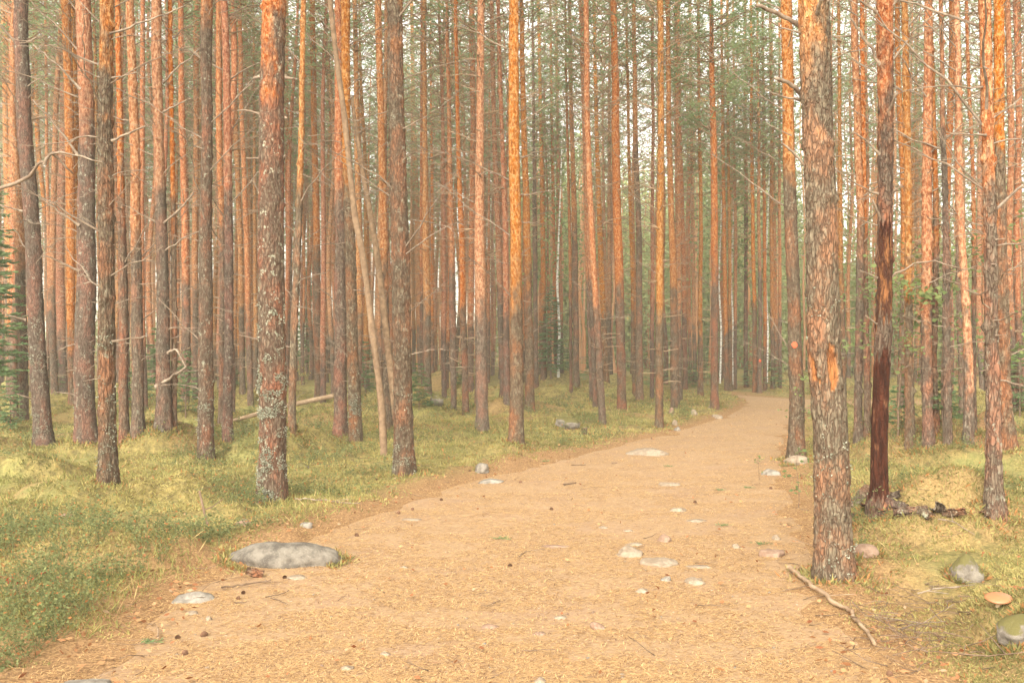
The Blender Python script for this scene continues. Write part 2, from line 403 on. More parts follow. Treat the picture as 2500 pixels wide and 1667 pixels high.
X, Y, Q = fan_grid(ysp, 620, lambda y: 3.5 + .55 * np.maximum(y, 0))
sdp = path_sd(X, Y)
ok = (sdp < .55).ravel()
Qk = Q[ok[Q].all(1)]
used = np.unique(Qk); remap = -np.ones(X.size, int); remap[used] = np.arange(len(used))
V = np.stack([X, Y, path_h(X, Y) - .45 * np.maximum(sdp + .05, 0)], -1).reshape(-1, 3)[used]
kind(link('path', mk_mesh('path', V, [remap[Qk]], M['path'])), 'structure')

# ------------------------------------------------------------------ tree parts
def trunk_verts(zs, cx, cy, rad, na, seed, amp_lo, amp_hi, z_or, flare=.45, knots=True):
    """bark-covered trunk: rings at heights zs"""
    a = np.linspace(0, 2 * np.pi, na, endpoint=False)
    A, Zg = np.meshgrid(a, zs); rr = np.interp(Zg[:, 0], zs, rad)[:, None]
    ca, sa = np.cos(A), np.sin(A)
    k = rr / .15
    lob = 1 + flare * np.exp(-np.clip(Zg, 0, 9) / .20) * (.55 + .65 * vnoise(ca * 1.6, sa * 1.6, .3, seed)) + .05 * vnoise(ca * 1.3, sa * 1.3, Zg * .8, seed + 1)
    up = sstep(z_or - .8, z_or + .8, Zg)
    amp = amp_lo * (1 - up) + amp_hi * up
    f = 7.5 * np.maximum(k, .5)
    wx = .25 * vnoise(ca * 3, sa * 3, Zg * 4, seed + 8)
    n1 = vnoise(ca * f + wx, sa * f + wx, Zg * 9, seed + 2); n2 = vnoise(ca * f * 2.3, sa * f * 2.3, Zg * 20, seed + 3); n3 = vnoise(ca * f * 4, sa * f * 4, Zg * 40, seed + 4)
    ridge = np.minimum(np.abs(n1) * 2.4, 1)
    d = amp * ((ridge - .6) + .45 * n2 + .35 * n3)
    if knots:
        g = np.random.default_rng(seed)
        z = .7
        while z < zs[-1] - .3:
            d = d + .006 * np.exp(-((Zg - z) / .04) ** 2)
            for q in range(g.integers(1, 4)):
                aa = g.uniform(0, 2 * np.pi); da = np.angle(np.exp(1j * (A - aa)))
                d = d + g.uniform(.008, .02) * np.exp(-((Zg - z - g.uniform(-.02, .02)) / .025) ** 2 - (da * rr / .022) ** 2)
            z += g.uniform(.28, .5)
    rad2 = rr * lob + d
    x = np.interp(Zg, zs, cx) + rad2 * ca; y = np.interp(Zg, zs, cy) + rad2 * sa
    V = np.stack([x, y, Zg], -1).reshape(-1, 3)
    n = len(zs)
    i = np.arange(n - 1)[:, None] * na; j = np.arange(na)[None, :]; j2 = (j + 1) % na
    Fq = np.stack([i + j, i + j2, i + na + j2, i + na + j], -1).reshape(-1, 4)
    return V, Fq
def flakes(V, na, zs, z_or, n, seed, size=.03):
    """papery bark flakes lifting off the orange bark"""
    g = np.random.default_rng(seed)
    nz = len(zs); lo = np.searchsorted(zs, max(z_or - .6, .3)); hi = np.searchsorted(zs, min(zs[-1], z_or + 6))
    if hi - lo < 4: return None
    ii = g.integers(lo, hi - 1, n); jj = g.integers(0, na, n); P = V[ii * na + jj]
    c = np.stack([V[:, 0].reshape(nz, na).mean(1), V[:, 1].reshape(nz, na).mean(1)], -1)[ii]
    O = np.concatenate([P[:, :2] - c, np.zeros((n, 1))], 1); O /= np.linalg.norm(O, axis=1)[:, None] + 1e-9
    T = np.cross(O, [0, 0, 1.0])
    L = g.uniform(.5, 1.3, n)[:, None] * size; W = g.uniform(.4, 1.0, n)[:, None] * size
    sg = np.where(g.random(n) < .6, 1, -1)[:, None]
    tip = P + O * L * g.uniform(.05, .38, n)[:, None] + np.array([0, 0, 1]) * L * sg
    Vq = np.stack([P - T * W * .5 - O * .004, P + T * W * .5 - O * .004, tip + T * W * .3, tip - T * W * .35], 1).reshape(-1, 3)
    return Vq, np.arange(4 * n).reshape(n, 4)

def branch_poly(g, L, rise, curl, n=7, jag=.06):
    """branch along +X, rising; returns points"""
    t = np.linspace(0, 1, n)
    x = t * L; z = L * (rise * t + curl * t * t)
    y = np.cumsum(g.normal(0, jag, n)) * L * .4; z = z + np.cumsum(g.normal(0, jag, n)) * L * .35
    y -= y[0]; z -= z[0]
    return np.stack([x, y, z], -1)
def dead_branch(seed, style):
    g = np.random.default_rng(seed); b = MB()
    rise = {'up': g.uniform(.35, .9), 'flat': g.uniform(-.12, .25), 'stub': g.uniform(-.1, .5)}[style]
    L = 1.0; P = branch_poly(g, L, rise, g.uniform(-.25, .2), 8)
    r0 = {'up': .0105, 'flat': .0105, 'stub': .04}[style]
    b.tube(P, np.linspace(1, .35 if style != 'stub' else .6, 8) ** 1.2 * r0, 5)
    if style != 'stub':
        for q in range(g.integers(3, 8)):
            i = g.integers(2, 8); l = g.uniform(.15, .5) * (1.2 - i / 9)
            D = np.array([g.uniform(.2, 1), g.uniform(-1, 1), g.uniform(-.4, .7)]); D /= np.linalg.norm(D)
            t = np.linspace(0, 1, 4)[:, None]
            b.tube(P[i] + D * l * t + np.array([0, 0, 1]) * l * .2 * t * t * g.uniform(-1, 1), np.linspace(.006, .0028, 4), 3)
    return b.mesh('dead_branch', M['dead'])
BR = {s: [dead_branch(100 + i + 50 * k, s) for i in range(n)] for k, (s, n) in enumerate((('up', 7), ('flat', 7), ('stub', 4)))}

def twig_mass(seed, zmax=10.5, dens=1.0):
    """the thin dead whorls all the way up a distant pine"""
    g = np.random.default_rng(seed); b = MB(); z = .9
    while z < zmax:
        for q in range(g.integers(1, 4) if z < 4.5 else g.integers(2, 5)):
            if g.random() > dens: continue
            a = g.uniform(0, 2 * np.pi); k = z / zmax
            L = g.uniform(.10, .45) + g.uniform(.1, 1.5) * k * k
            P = branch_poly(g, L, g.uniform(-.15, .25) + .55 * k * g.uniform(.4, 1.2), g.uniform(-.2, .2), 6)
            ca, sa = math.cos(a), math.sin(a); Rm = np.array([[ca, -sa, 0], [sa, ca, 0], [0, 0, 1]])
            P = P + np.array([.04, 0, 0]); W = P @ Rm.T + np.array([0, 0, z + g.uniform(-.05, .05)])
            b.tube(W, np.linspace(.014, .005, 6), 3)
            for w in range(g.integers(1, 5) if L > .5 else 0):
                i = g.integers(2, 6); D = Rm @ np.array([g.uniform(.2, 1), g.uniform(-1, 1), g.uniform(-.5, .8)]); D /= np.linalg.norm(D)
                b.tube(W[i] + D * np.linspace(0, 1, 3)[:, None] * g.uniform(.12, .45) * (.6 + L * .5), np.linspace(.0065, .003, 3), 3)
        z += g.uniform(.22, .42)
    return b.mesh('dead_twig_mass', M['twig'])
TW = [twig_mass(300 + i) for i in range(7)]

def pine_crown(seed, z0=9.0, H=17.0, Lm=1.7, tufts=4, size=.17, quads=4):
    g = np.random.default_rng(seed); b = MB(); z = z0
    PP, DD, LL, WW, TT = [], [], [], [], []
    while z < H:
        k = (z - z0) / (H - z0); Lz = Lm * (.55 + .9 * k if k < .5 else 2.0 * (1.02 - k)) * (.7 if k < .12 else 1)
        Lz = max(Lz, .25)
        for q in range(g.integers(4, 7)):
            a = g.uniform(0, 2 * np.pi); L = Lz * g.uniform(.6, 1.15)
            P = branch_poly(g, L, g.uniform(.05, .55), g.uniform(-.05, .25), 6, .05)
            ca, sa = math.cos(a), math.sin(a); Rm = np.array([[ca, -sa, 0], [sa, ca, 0], [0, 0, 1]])
            W = P @ Rm.T + np.array([0, 0, z + g.uniform(-.1, .1)])
            b.tube(W, np.linspace(.018, .004, 6), 3, tint=-1, cap=False)
            cl = g.uniform(0, .8)
            for w in range(int(tufts * L / Lm) + 3):
                u = g.uniform(.35, 1.0) ** .8 * 5; i = min(int(u), 4); p = W[i] * (1 - (u - i)) + W[i + 1] * (u - i)
                p = p + g.normal(0, .10 + .05 * L, 3) * np.array([1, 1, .55])
                D = rdir(quads, -.25, 1, g); PP.append(np.repeat(p[None], quads, 0)); DD.append(D)
                LL.append(g.uniform(.7, 1.2, quads) * size); WW.append(np.full(quads, size * .20)); TT.append(np.clip(cl + g.uniform(-.2, .2) + (.8 if g.random() < .035 else 0), 0, 1) * np.ones(quads))
        z += g.uniform(.30, .52)
    P, D, L, W, T = map(np.concatenate, (PP, DD, LL, WW, TT))
    V, Fq = quads_cards(P, D, perp(D, g), L, W)
    bark_v, bark_f, n0 = np.concatenate(b.v), np.concatenate(b.f[4]), b.n
    me = mk_mesh('crown', np.concatenate([bark_v, V]), [np.concatenate([bark_f, Fq + n0])], M['needle'], False,
                 {'tint': np.concatenate([np.zeros(n0), np.repeat(T, 4)])})
    me.materials.append(M['twig'])
    mi = np.zeros(len(me.polygons), np.int32); mi[:len(bark_f)] = 1; me.polygons.foreach_set('material_index', mi)
    return me
CR = [pine_crown(500 + i, g0, 16.5 + (i % 3), lm) for i, (g0, lm) in enumerate(((9.2, 1.6), (10.0, 1.8), (8.6, 1.5), (9.8, 1.9), (8.9, 1.7)))]
CR_LOW = [pine_crown(560 + i, 7.0, 15.5, 2.4, 26, .15, 6) for i in range(2)]

def add_branches(root, D, cxz, rad_at, zlo, zhi, n, seed, style=None):
    g = np.random.default_rng(seed)
    for q in range(n):
        z = zlo + (zhi - zlo) * (q + g.uniform(.1, .9)) / n
        k = (z - zlo) / (zhi - zlo + 1e-6)
        a = g.choice([0, np.pi]) + g.normal(0, .75)
        st = style or ('stub' if g.random() < .18 else ('up' if g.random() < .25 + .5 * k else 'flat'))
        sc = {'up': g.uniform(.45, 1.3), 'flat': g.uniform(.3, .95), 'stub': g.uniform(.08, .28)}[st] * (.75 + .4 * k)
        me = BR[st][g.integers(len(BR[st]))]
        x, y = cxz(z); r = rad_at(z) * .85
        link('dead_branch', me, root, (x + r * math.cos(a), y + r * math.sin(a), z), (g.uniform(-.3, .3), g.uniform(-.2, .15), a), sc)

# ------------------------------------------------------------------ the pines that can be told apart
# base y, [(y, x, width) from base upwards], y of the change to orange bark, lichen, label
PINES = [
 (1088, [(1088,107,44),(985,98,44),(850,88,40),(600,81,39),(300,61,36),(0,52,35)], -600, .9, 'grey bent pine leaning left, furthest left of the front row'),
 (1075, [(1075,210,50),(900,208,50),(600,207,46),(300,209,37),(0,203,37)], 300, .8, 'thick pine with grey lower bark, many broken stubs and an orange top at the left'),
 (1182, [(1182,263,45),(1000,262,42),(600,261,37),(300,259,34),(0,258,33)], 190, .5, 'slim brown pine standing nearest in the left moss, in front of the low mossy mound'),
 (985, [(985,177,20),(800,175,21),(600,173,21),(300,167,23),(0,163,22)], 800, .1, 'vivid orange-red pine just behind the left flank of the thick stubby grey pine'),
 (975, [(975,191,17),(600,188,18),(300,186,20),(0,183,20)], 780, .1, 'orange pine mostly hidden behind the thick stubby grey pine'),
 (955, [(955,155,20),(800,150,22),(600,146,24),(300,151,20),(0,153,14)], 820, .1, 'deep red-orange pine in the gap right of the leaning grey pine'),
 (960, [(960,32,26),(800,27,27),(600,24,27),(300,14,14),(0,9,13)], 640, .1, 'orange-brown pine cut by the left edge of the photo'),
 (1028, [(1028,59,21),(800,57,25),(600,53,26),(300,37,15),(0,36,14)], 640, .3, 'orange-brown pine half hidden by the leaning grey pine at the left edge'),
 (940, [(940,122,11),(600,114,11),(330,90,11),(0,86,11)], 520, .1, 'very thin orange pine close beside the leaning grey pine at the left'),
 (1069, [(1069,304,23),(850,300,23),(690,297,23),(450,291,16),(0,283,13)], 460, .4, 'thin pine with a dark maroon upper trunk right of the slim brown pine'),
 (1057, [(1057,337,30),(800,331,28),(600,329,26),(300,327,23),(0,319,20)], 600, .4, 'pine with orange upper bark standing behind the low mossy mound'),
 (1046, [(1046,400,40),(900,399,36),(772,398,31),(600,396,29),(300,389,25),(0,386,25)], 430, .4, 'pine with many forking dead branches, directly behind the top of the mossy mound'),
 (1044, [(1044,425,13),(772,426,13),(600,424,12),(0,414,10)], 500, .2, 'thin pine touching the right side of the much-branched pine behind the mound'),
 (1122, [(1122,501,41),(900,500,38),(600,498,32),(300,502,27),(0,504,29)], 40, .8, 'straight brown pine with lichen-spotted foot at the right end of the mossy mound'),
 (975, [(975,478,16),(600,476,16),(300,480,14),(0,479,16)], 700, .0, 'bright orange pine peeking out left of the straight lichen-footed brown pine'),
 (1078, [(1078,555,25),(850,557,23),(600,558,21),(300,553,20),(0,546,17)], 470, .6, 'brown pine in front of the fallen log, left of the big lichen pine'),
 (1036, [(1036,540,14),(600,543,15),(300,537,15),(0,536,16)], 560, .2, 'thin orange pine tight against the left of the pine in front of the log'),
 (960, [(960,592,14),(600,588,14),(300,576,13),(0,566,12)], 740, .0, 'slim orange pine left of the big lichen pine, behind the fallen log'),
 (985, [(985,612,15),(600,603,14),(300,592,12),(0,586,10)], 760, .1, 'thin pine with brown foot seen close left of the big lichen pine'),
 (1225, [(1225,663,70),(1100,666,67),(890,667,67),(600,661,64),(300,666,61),(100,668,61),(0,670,62)], 90, 1.3, 'big near pine covered in grey lichen on the left, with a few short stubs'),
 (1046, [(1046,712,18),(850,718,18),(600,724,18),(300,736,13),(0,740,13)], 470, .4, 'thin smooth orange pine with ringed knots, right of the big lichen pine'),
 (930, [(930,722,14),(700,708,14),(300,700,12),(0,699,11)], 560, .0, 'thin orange pine hugging the right edge of the big lichen pine'),
 (977, [(977,779,21),(800,776,20),(600,773,18),(300,766,15),(0,763,14)], 620, .2, 'slim dark orange flaky pine right of the thin ringed orange pine'),
 (1061, [(1061,832,34),(850,831,31),(600,831,27),(300,826,22),(0,825,17)], 480, .4, 'left one of the two pines standing close together beside the leaning dead stems'),
 (1080, [(1080,869,34),(850,860,30),(600,855,26),(300,846,22),(0,844,21)], 450, .6, 'right one of the two pines standing close together, with a lichen ring near its foot'),
 (1045, [(1045,950,20),(800,940,22),(600,936,21),(300,931,17),(0,922,16)], 640, .3, 'orange pine between the leaning dead stems and the brown path-side pine'),
 (1161, [(1161,988,54),(1050,984,49),(900,981,46),(600,978,46),(300,970,39),(0,963,38)], -40, .5, 'brown pine nearest the left edge of the path, with a scaly straight trunk'),
 (915, [(915,1028,16),(600,1020,16),(300,1010,11),(0,1005,9)], 800, .0, 'slim orange pine just right of the brown path-side pine'),
 (962, [(962,1045,18),(800,1043,20),(600,1040,19),(300,1038,12),(0,1036,9)], 740, .1, 'slim orange pine behind the small spruce right of the brown path-side pine'),
 (1000, [(1000,1108,13),(850,1106,17),(600,1103,15),(300,1096,10),(0,1090,8)], 640, .3, 'grey thin pine behind the small mossy rock in the middle left'),
 (1015, [(1015,1137,16),(850,1133,16),(600,1127,15),(300,1117,10),(0,1112,9)], 760, .1, 'thin orange pine left of the straight twin-topped orange pine'),
 (1052, [(1052,1177,31),(850,1175,30),(600,1171,27),(300,1172,19),(0,1175,18)], 740, .3, 'straight orange pine with dark foot, left of the flaky golden pine'),
 (955, [(955,1148,16),(600,1151,15),(300,1155,14),(0,1151,15)], 780, .0, 'orange pine tight against the left of the straight orange pine with dark foot'),
 (1078, [(1078,1261,39),(950,1261,34),(800,1261,32),(600,1259,29),(300,1255,27),(0,1255,25)], 720, .3, 'flaky golden-orange pine with peeling bark, tallest left of the path bend'),
 (1002, [(1002,1293,24),(800,1291,22),(600,1287,19),(300,1279,14),(0,1272,11)], 650, .2, 'brown-footed pine directly right of the flaky golden pine'),
 (985, [(985,1237,16),(600,1235,14),(300,1224,10),(0,1216,9)], 760, .1, 'thin pine half hidden behind the left edge of the flaky golden pine'),
 (970, [(970,1228,15),(600,1217,16),(300,1206,12),(0,1200,10)], 700, .1, 'grey-brown thin pine left of the flaky golden pine'),
 (946, [(946,1309,11),(600,1306,12),(300,1303,7),(0,1300,6)], -300, .1, 'thin dark grey dead-looking pine right of the brown-footed pine'),
 (923, [(923,1328,14),(600,1326,13),(300,1320,9),(0,1314,8)], 760, .0, 'orange pine in front of a green spruce, left of the white birch'),
 (904, [(904,1358,10),(600,1353,9),(300,1347,7),(0,1343,6)], 780, .0, 'thin orange pine immediately left of the white birch stem'),
 (912, [(912,1371,10),(600,1367,9),(300,1362,7),(0,1358,6)], 800, .0, 'thin orange pine immediately right of the white birch stem'),
 (946, [(946,1407,16),(800,1406,16),(600,1403,15),(300,1396,11),(0,1390,8)], 560, .1, 'straight brown pine rising behind the mossy hump in the middle'),
 (958, [(958,1394,8),(600,1391,8),(300,1385,6),(0,1380,5)], 700, .1, 'very thin stem touching the left of the straight brown middle pine'),
 (1040, [(1040,1472,18),(906,1464,16),(715,1453,16),(600,1446,16),(300,1434,14),(0,1430,13)], 740, .2, 'pine leaning left as it rises, foot nearest the path of the middle group'),
 (998, [(998,1453,13),(850,1448,13),(600,1438,12),(300,1428,9),(0,1420,8)], 700, .2, 'thin pine tucked behind the left-leaning middle pine'),
 (979, [(979,1443,9),(600,1432,8),(300,1424,7),(0,1416,6)], 700, .1, 'hair-thin stem left of the left-leaning middle pine'),
 (931, [(931,1481,14),(800,1475,14),(600,1466,14),(300,1456,10),(0,1450,8)], 760, .0, 'orange pine between the left-leaning pine and the sharply two-coloured pine'),
 (1002, [(1002,1518,22),(800,1514,23),(600,1509,23),(300,1503,20),(0,1497,15)], 700, .3, 'sharply two-coloured pine, smooth orange above and grey below, above the dry twigs'),
 (979, [(979,1562,20),(800,1561,17),(600,1560,15),(300,1550,12),(0,1547,9)], 330, .3, 'grey-brown pine with kinked dead twigs right of the two-coloured pine'),
 (962, [(962,1548,9),(600,1542,9),(300,1534,7),(0,1529,6)], 720, .0, 'thin orange stem left of the grey-brown kinked-twig pine'),
 (1046, [(1046,1609,20),(900,1609,19),(600,1611,19),(300,1615,16),(0,1613,15)], 760, .2, 'flaky orange pine right at the left edge of the path where it narrows'),
 (975, [(975,1592,11),(600,1593,10),(300,1595,8),(0,1593,7)], 780, .1, 'thin pine just left of the flaky orange path-edge pine'),
 (1000, [(1000,1649,23),(800,1646,20),(600,1642,17),(300,1632,13),(0,1630,11)], 710, .2, 'dark orange pine right of the flaky path-edge pine, foot among small stones'),
 (978, [(978,1660,13),(600,1657,11),(300,1653,9),(0,1650,8)], 760, .1, 'orange pine pressed against the right of the dark orange pine'),
 (950, [(950,1673,14),(600,1667,12),(300,1660,8),(0,1655,7)], 760, .1, 'pine with brown foot second to the right of the dark orange pine'),
 (932, [(932,1696,10),(600,1693,10),(300,1688,8),(0,1684,7)], 800, .0, 'thin orange pine left of the vivid orange pine near the path bend'),
 (965, [(965,1710,15),(850,1710,12),(600,1711,10),(300,1707,8),(0,1704,7)], 800, .1, 'vivid orange pine left of the brown bend pine'),
 (998, [(998,1745,20),(850,1745,19),(600,1745,18),(300,1742,16),(60,1738,10)], 660, .1, 'brown pine with green live branches at its top, inside the path bend'),
 (954, [(954,1774,12),(600,1768,11),(300,1764,8),(0,1762,6)], 800, .0, 'first orange pine beyond the far end of the path, counting from the left'),
 (954, [(954,1784,10),(600,1781,9),(300,1778,7),(0,1776,5)], 780, .0, 'second thin pine beyond the far end of the path, counting from the left'),
 (950, [(950,1795,9),(600,1795,8),(300,1792,6),(0,1790,5)], 780, .0, 'third thin pine beyond the far end of the path, beside a pale birch'),
 (945, [(945,1822,10),(600,1821,10),(300,1820,7),(0,1819,6)], 500, .0, 'grey-brown pine in the middle beyond the far end of the path'),
 (958, [(958,1843,13),(600,1839,10),(300,1836,8),(0,1833,6)], 740, .0, 'thicker pine beyond the path end, left of the pine with a faint red dot'),
 (960, [(960,1855,11),(600,1855,9),(300,1852,7),(0,1850,5)], 640, .0, 'far pine with a faint red paint dot beyond the path end'),
 (956, [(956,1868,10),(600,1867,9),(300,1865,7),(0,1863,5)], 820, .0, 'orange pine right of the far pine with the faint red dot'),
 (950, [(950,1887,11),(600,1885,11),(300,1883,8),(0,1881,6)], 780, .0, 'second orange pine right of the far pine with the faint red dot'),
 (946, [(946,1904,9),(600,1904,8),(300,1903,6),(0,1902,5)], 760, .0, 'thin pine left of the paint-marked pine by the right edge of the path'),
 (1119, [(1119,1943,42),(1000,1941,38),(800,1937,33),(600,1930,32),(300,1920,29),(0,1916,28)], 430, .4, 'pine with a bright red paint dot behind the white boulder by the path'),
 (1406, [(1406,2040,98),(1300,2031,94),(1150,2025,91),(1000,2019,89),(800,2005,85),(600,1998,79),(300,1987,78),(0,1979,79)], 60, .25, 'largest nearest pine right of the path with a u-shaped orange wound'),
 (1236, [(1236,2147,58),(1180,2146,48),(1100,2146,45),(945,2153,44),(870,2154,43),(800,2156,43),(700,2159,40),(600,2160,37),(300,2162,37),(0,2162,38)], 300, .1, 'damaged pine with its bark stripped off, showing dark red wood on the lower trunk'),
 (1090, [(1090,2222,24),(850,2223,20),(600,2224,18),(300,2219,17),(0,2209,15)], 700, .2, 'straight orange pine behind the right mound, first right of the stripped pine'),
 (1086, [(1086,2267,25),(850,2267,26),(600,2266,26),(300,2265,22),(0,2268,19)], 780, .2, 'flaky orange pine in the middle behind the right mound'),
 (1086, [(1086,2314,21),(850,2312,18),(600,2310,15),(300,2303,10),(0,2297,9)], 250, .2, 'grey-brown slim pine behind the right mound, left of an orange curved one'),
 (1088, [(1088,2363,26),(850,2361,21),(600,2352,18),(300,2343,13),(0,2335,12)], 880, .2, 'orange pine curving left as it rises behind the right mound'),
 (1248, [(1248,2428,46),(1150,2427,37),(1000,2426,34),(700,2417,30),(600,2417,30),(300,2408,28),(0,2404,29)], 440, .5, 'pine standing on the near slope of the right mound, by the right edge'),
 (1101, [(1101,2461,44),(1000,2456,35),(800,2450,28),(600,2445,26),(300,2438,25),(0,2436,25)], 370, .3, 'grey pine with a flared foot partly behind the pine on the mound slope'),
 (1005, [(1005,2478,15),(600,2465,16),(300,2466,15),(0,2455,13)], 760, .1, 'orange pine right of the grey flared pine'),
 (990, [(990,2492,13),(600,2484,13),(300,2482,11),(0,2478,10)], 780, .1, 'orange pine cut by the right edge of the photo'),
 (1084, [(1084,2096,21),(850,2097,19),(600,2097,17),(300,2094,18),(0,2091,18)], 560, .2, 'grey-footed pine left of the stripped pine, nearest behind the big wounded pine'),
 (1063, [(1063,2117,18),(850,2115,15),(600,2113,13),(300,2110,11),(0,2107,10)], 640, .1, 'orange pine hidden between the grey-footed pine and the stripped pine'),
 (990, [(990,2061,11),(800,2058,12),(600,2055,12),(300,2052,9),(0,2050,7)], 700, .1, 'thin pine immediately right of the big wounded pine, far behind it'),
 (1057, [(1057,2287,16),(850,2283,15),(600,2280,13),(300,2277,10),(0,2274,9)], 480, .1, 'grey-brown pine behind the right side of the flaky orange mound pine'),
 (1025, [(1025,2348,13),(850,2344,12),(600,2340,11),(300,2335,8),(0,2330,7)], 560, .1, 'brown stem behind the left of the curved orange pine'),
 (1055, [(1055,2380,11),(850,2378,10),(600,2373,9),(300,2369,8),(0,2366,7)], 620, .1, 'thin brown stem right of the curved orange pine'),
]
PLACED = []
def build_pine(idx, row):
    yb, pts, yo, lichen, label = row
    x0, D, z0 = at(pts[0][1], yb)
    k = D / F
    z = np.array([max(CH - (p[0] - HY) * k - z0, 0) if i else 0.0 for i, p in enumerate(pts)])
    px = np.array([(p[1] - CX) * k - x0 for p in pts]); r = np.array([p[2] * .5 * k for p in pts]) * (.88 if 'largest' in label else .93)
    H = 15.5 + 2.5 * ((idx * 37) % 10) / 10
    short = D > 28 and 1685 < pts[0][1] < 1925
    if short: H = 12.4
    zt = z[-1]
    if zt < H - 1:
        sl = (px[-1] - px[-2]) / max(z[-1] - z[-2], .1) * .5
        z = np.append(z, [zt + (H - zt) * .5, H]); px = np.append(px, [px[-1] + sl * (H - zt) * .5, px[-1] + sl * (H - zt)])
        r = np.append(r, [r[-1] * .72, .02])
    else: H = zt + .2
    zz = np.concatenate([[-.2], z]); xx = np.concatenate([[px[0]], px]); rr = np.concatenate([[r[0]], r])
    near = D < 13.5
    step = .022 if near else (.05 if D < 24 else .12)
    vis = min(H, CH + HY * k - z0 + .6)
    zs = np.concatenate([np.arange(-.2, vis, step), np.linspace(vis, H, 14)])
    # smooth the px polyline
    fine = np.interp(zs, zz, xx); kr = max(3, int(.5 / step)) | 1
    pad = np.pad(fine, kr // 2, mode='edge'); cxs = np.convolve(pad, np.ones(kr) / kr, 'valid')[:len(zs)]
    g = np.random.default_rng(900 + idx)
    cys = .12 * vnoise(zs / 3.0, .5, 0, 40 + idx) * np.clip(zs, 0, 1); cxs = cxs + .012 * vnoise(zs / .8, .5, 0, 80 + idx) * np.clip(zs, 0, 1)
    rs = np.interp(zs, zz, rr)
    na = 110 if 'u-shaped' in label else 72 if near else (36 if D < 24 else 16)
    z_or = CH - (yo - HY) * k - z0
    V, Q = trunk_verts(zs, cxs, cys, rs, na, 1000 + idx * 11, .011 if near else .009, .005, z_or, .36 if pts[0][2] > pts[1][2] * 1.12 else .55)
    root = bpy.data.objects.new('pine_tree', None); C.objects.link(root); root.location = (x0, D, z0); root.empty_display_size = .3
    tag(root, label, 'pine tree', 'pines along the path and in the front rows')
    attrs = None
    peeled = 'stripped off' in label
    if peeled:
        za = V[:, 2]; an = np.arctan2(V[:, 1], V[:, 0] - np.interp(za, zs, cxs))
        zp = lambda y: CH - (y - HY) * k - z0
        nn = .09 * vnoise(np.cos(an) * 4, np.sin(an) * 4, za * 6, 3) + .05 * vnoise(np.cos(an) * 9, np.sin(an) * 9, za * 12, 4)
        front = np.cos(an + np.pi / 2)          # 1 towards the camera
        pe = sstep(-.01, .01, za + nn - zp(1212)) * (1 - sstep(-.01, .01, za + nn * 1.3 - zp(862)))
        sc = sstep(-.03, .03, za + nn * 2 - zp(780)) * (1 - sstep(-.03, .03, za + nn * 3 - zp(610))) * sstep(-.35, .1, front + nn * 5)
        st = sstep(-.02, .02, za + nn - zp(625)) * (1 - sstep(-.02, .02, za + nn - zp(540))) * sstep(.55, .75, np.cos(an + np.pi / 2 + .25) + nn * 2)
        pe = np.maximum(pe, st)
        sm = np.maximum(pe, sc)
        cx_ = np.interp(za, zs, cxs); cy_ = np.interp(za, zs, cys); rad_ = np.hypot(V[:, 0] - cx_, V[:, 1] - cy_); base_r = np.interp(za, zs, rs)
        nr = rad_ * (1 - sm) + sm * (base_r * .93 + .3 * (rad_ - base_r))
        V[:, 0] = cx_ + (V[:, 0] - cx_) * nr / rad_; V[:, 1] = cy_ + (V[:, 1] - cy_) * nr / rad_
        attrs = {'peel': pe, 'scrape': sc}
    wounded = 'u-shaped orange wound' in label
    if wounded:     # bark torn off in a u, a flap of bark left hanging between
        vx = CX + (x0 + V[:, 0]) * F / (D + V[:, 1]); vy = HY - (z0 + V[:, 2] - CH) * F / (D + V[:, 1])
        jx = 5 * vnoise(V[:, 0] * 60, V[:, 1] * 60, V[:, 2] * 45, 5); jy = 6 * vnoise(V[:, 0] * 60, V[:, 1] * 60, V[:, 2] * 45, 6); front = V[:, 1] < np.interp(V[:, 2], zs, cys)
        def blob(rows):
            yy, xl, xr = np.array(rows, float).T; q = vy + jy
            return front * (q > yy[0]) * (q < yy[-1]) * sstep(-1.5, 1.5, vx + jx - np.interp(q, yy, xl)) * sstep(-1.5, 1.5, np.interp(q, yy, xr) - vx - jx)
        sc = np.maximum(blob([(862, 1972, 1980), (885, 1967, 1988), (905, 1966, 1994), (922, 1970, 2000), (934, 1994, 2000)]), blob([(838, 2024, 2030), (858, 2021, 2042), (885, 2020, 2046), (908, 2021, 2048), (930, 2026, 2046), (955, 2028, 2036)]))
        tongue = blob([(846, 1996, 2014), (880, 1993, 2019), (910, 1995, 2020), (927, 2001, 2018)])
        cx_ = np.interp(V[:, 2], zs, cxs); cy_ = np.interp(V[:, 2], zs, cys); off = -.016 * sc + .022 * tongue * np.clip((vy - 840) / 80, 0, 1)
        rad_ = np.hypot(V[:, 0] - cx_, V[:, 1] - cy_); V[:, 0] += (V[:, 0] - cx_) / rad_ * off; V[:, 1] += (V[:, 1] - cy_) / rad_ * off
        attrs = {'peel': sc * 0, 'scrape': sc}
    n0 = len(V); Fs = [Q]
    fl = flakes(V, na, zs, z_or, int((900 if D < 24 else 350) * (1.6 if 'flaky' in label else 1)), 50 + idx, .022 if near else .03)
    if fl:
        V = np.concatenate([V, fl[0]]); Fs = [np.concatenate([Q, fl[1] + n0])]
        if attrs: attrs = {q: np.concatenate([a, np.zeros(len(fl[0]))]) for q, a in attrs.items()}
    tr = link('trunk', mk_mesh('trunk', V, Fs, M['peeled'] if peeled or wounded else M['bark'], True, attrs), root)
    tr['fresh'] = 1.0 if wounded else 0.0; tr['bark_line'] = float(z_or); tr['bark_mix'] = 3.4 if wounded else 4.5 if near else 2.6; tr['lichen'] = float(lichen)
    low = 'green live branches' in label
    cm = CR_LOW[0] if low else CR[idx % 5]
    top_x = float(np.interp(11, zs, cxs))
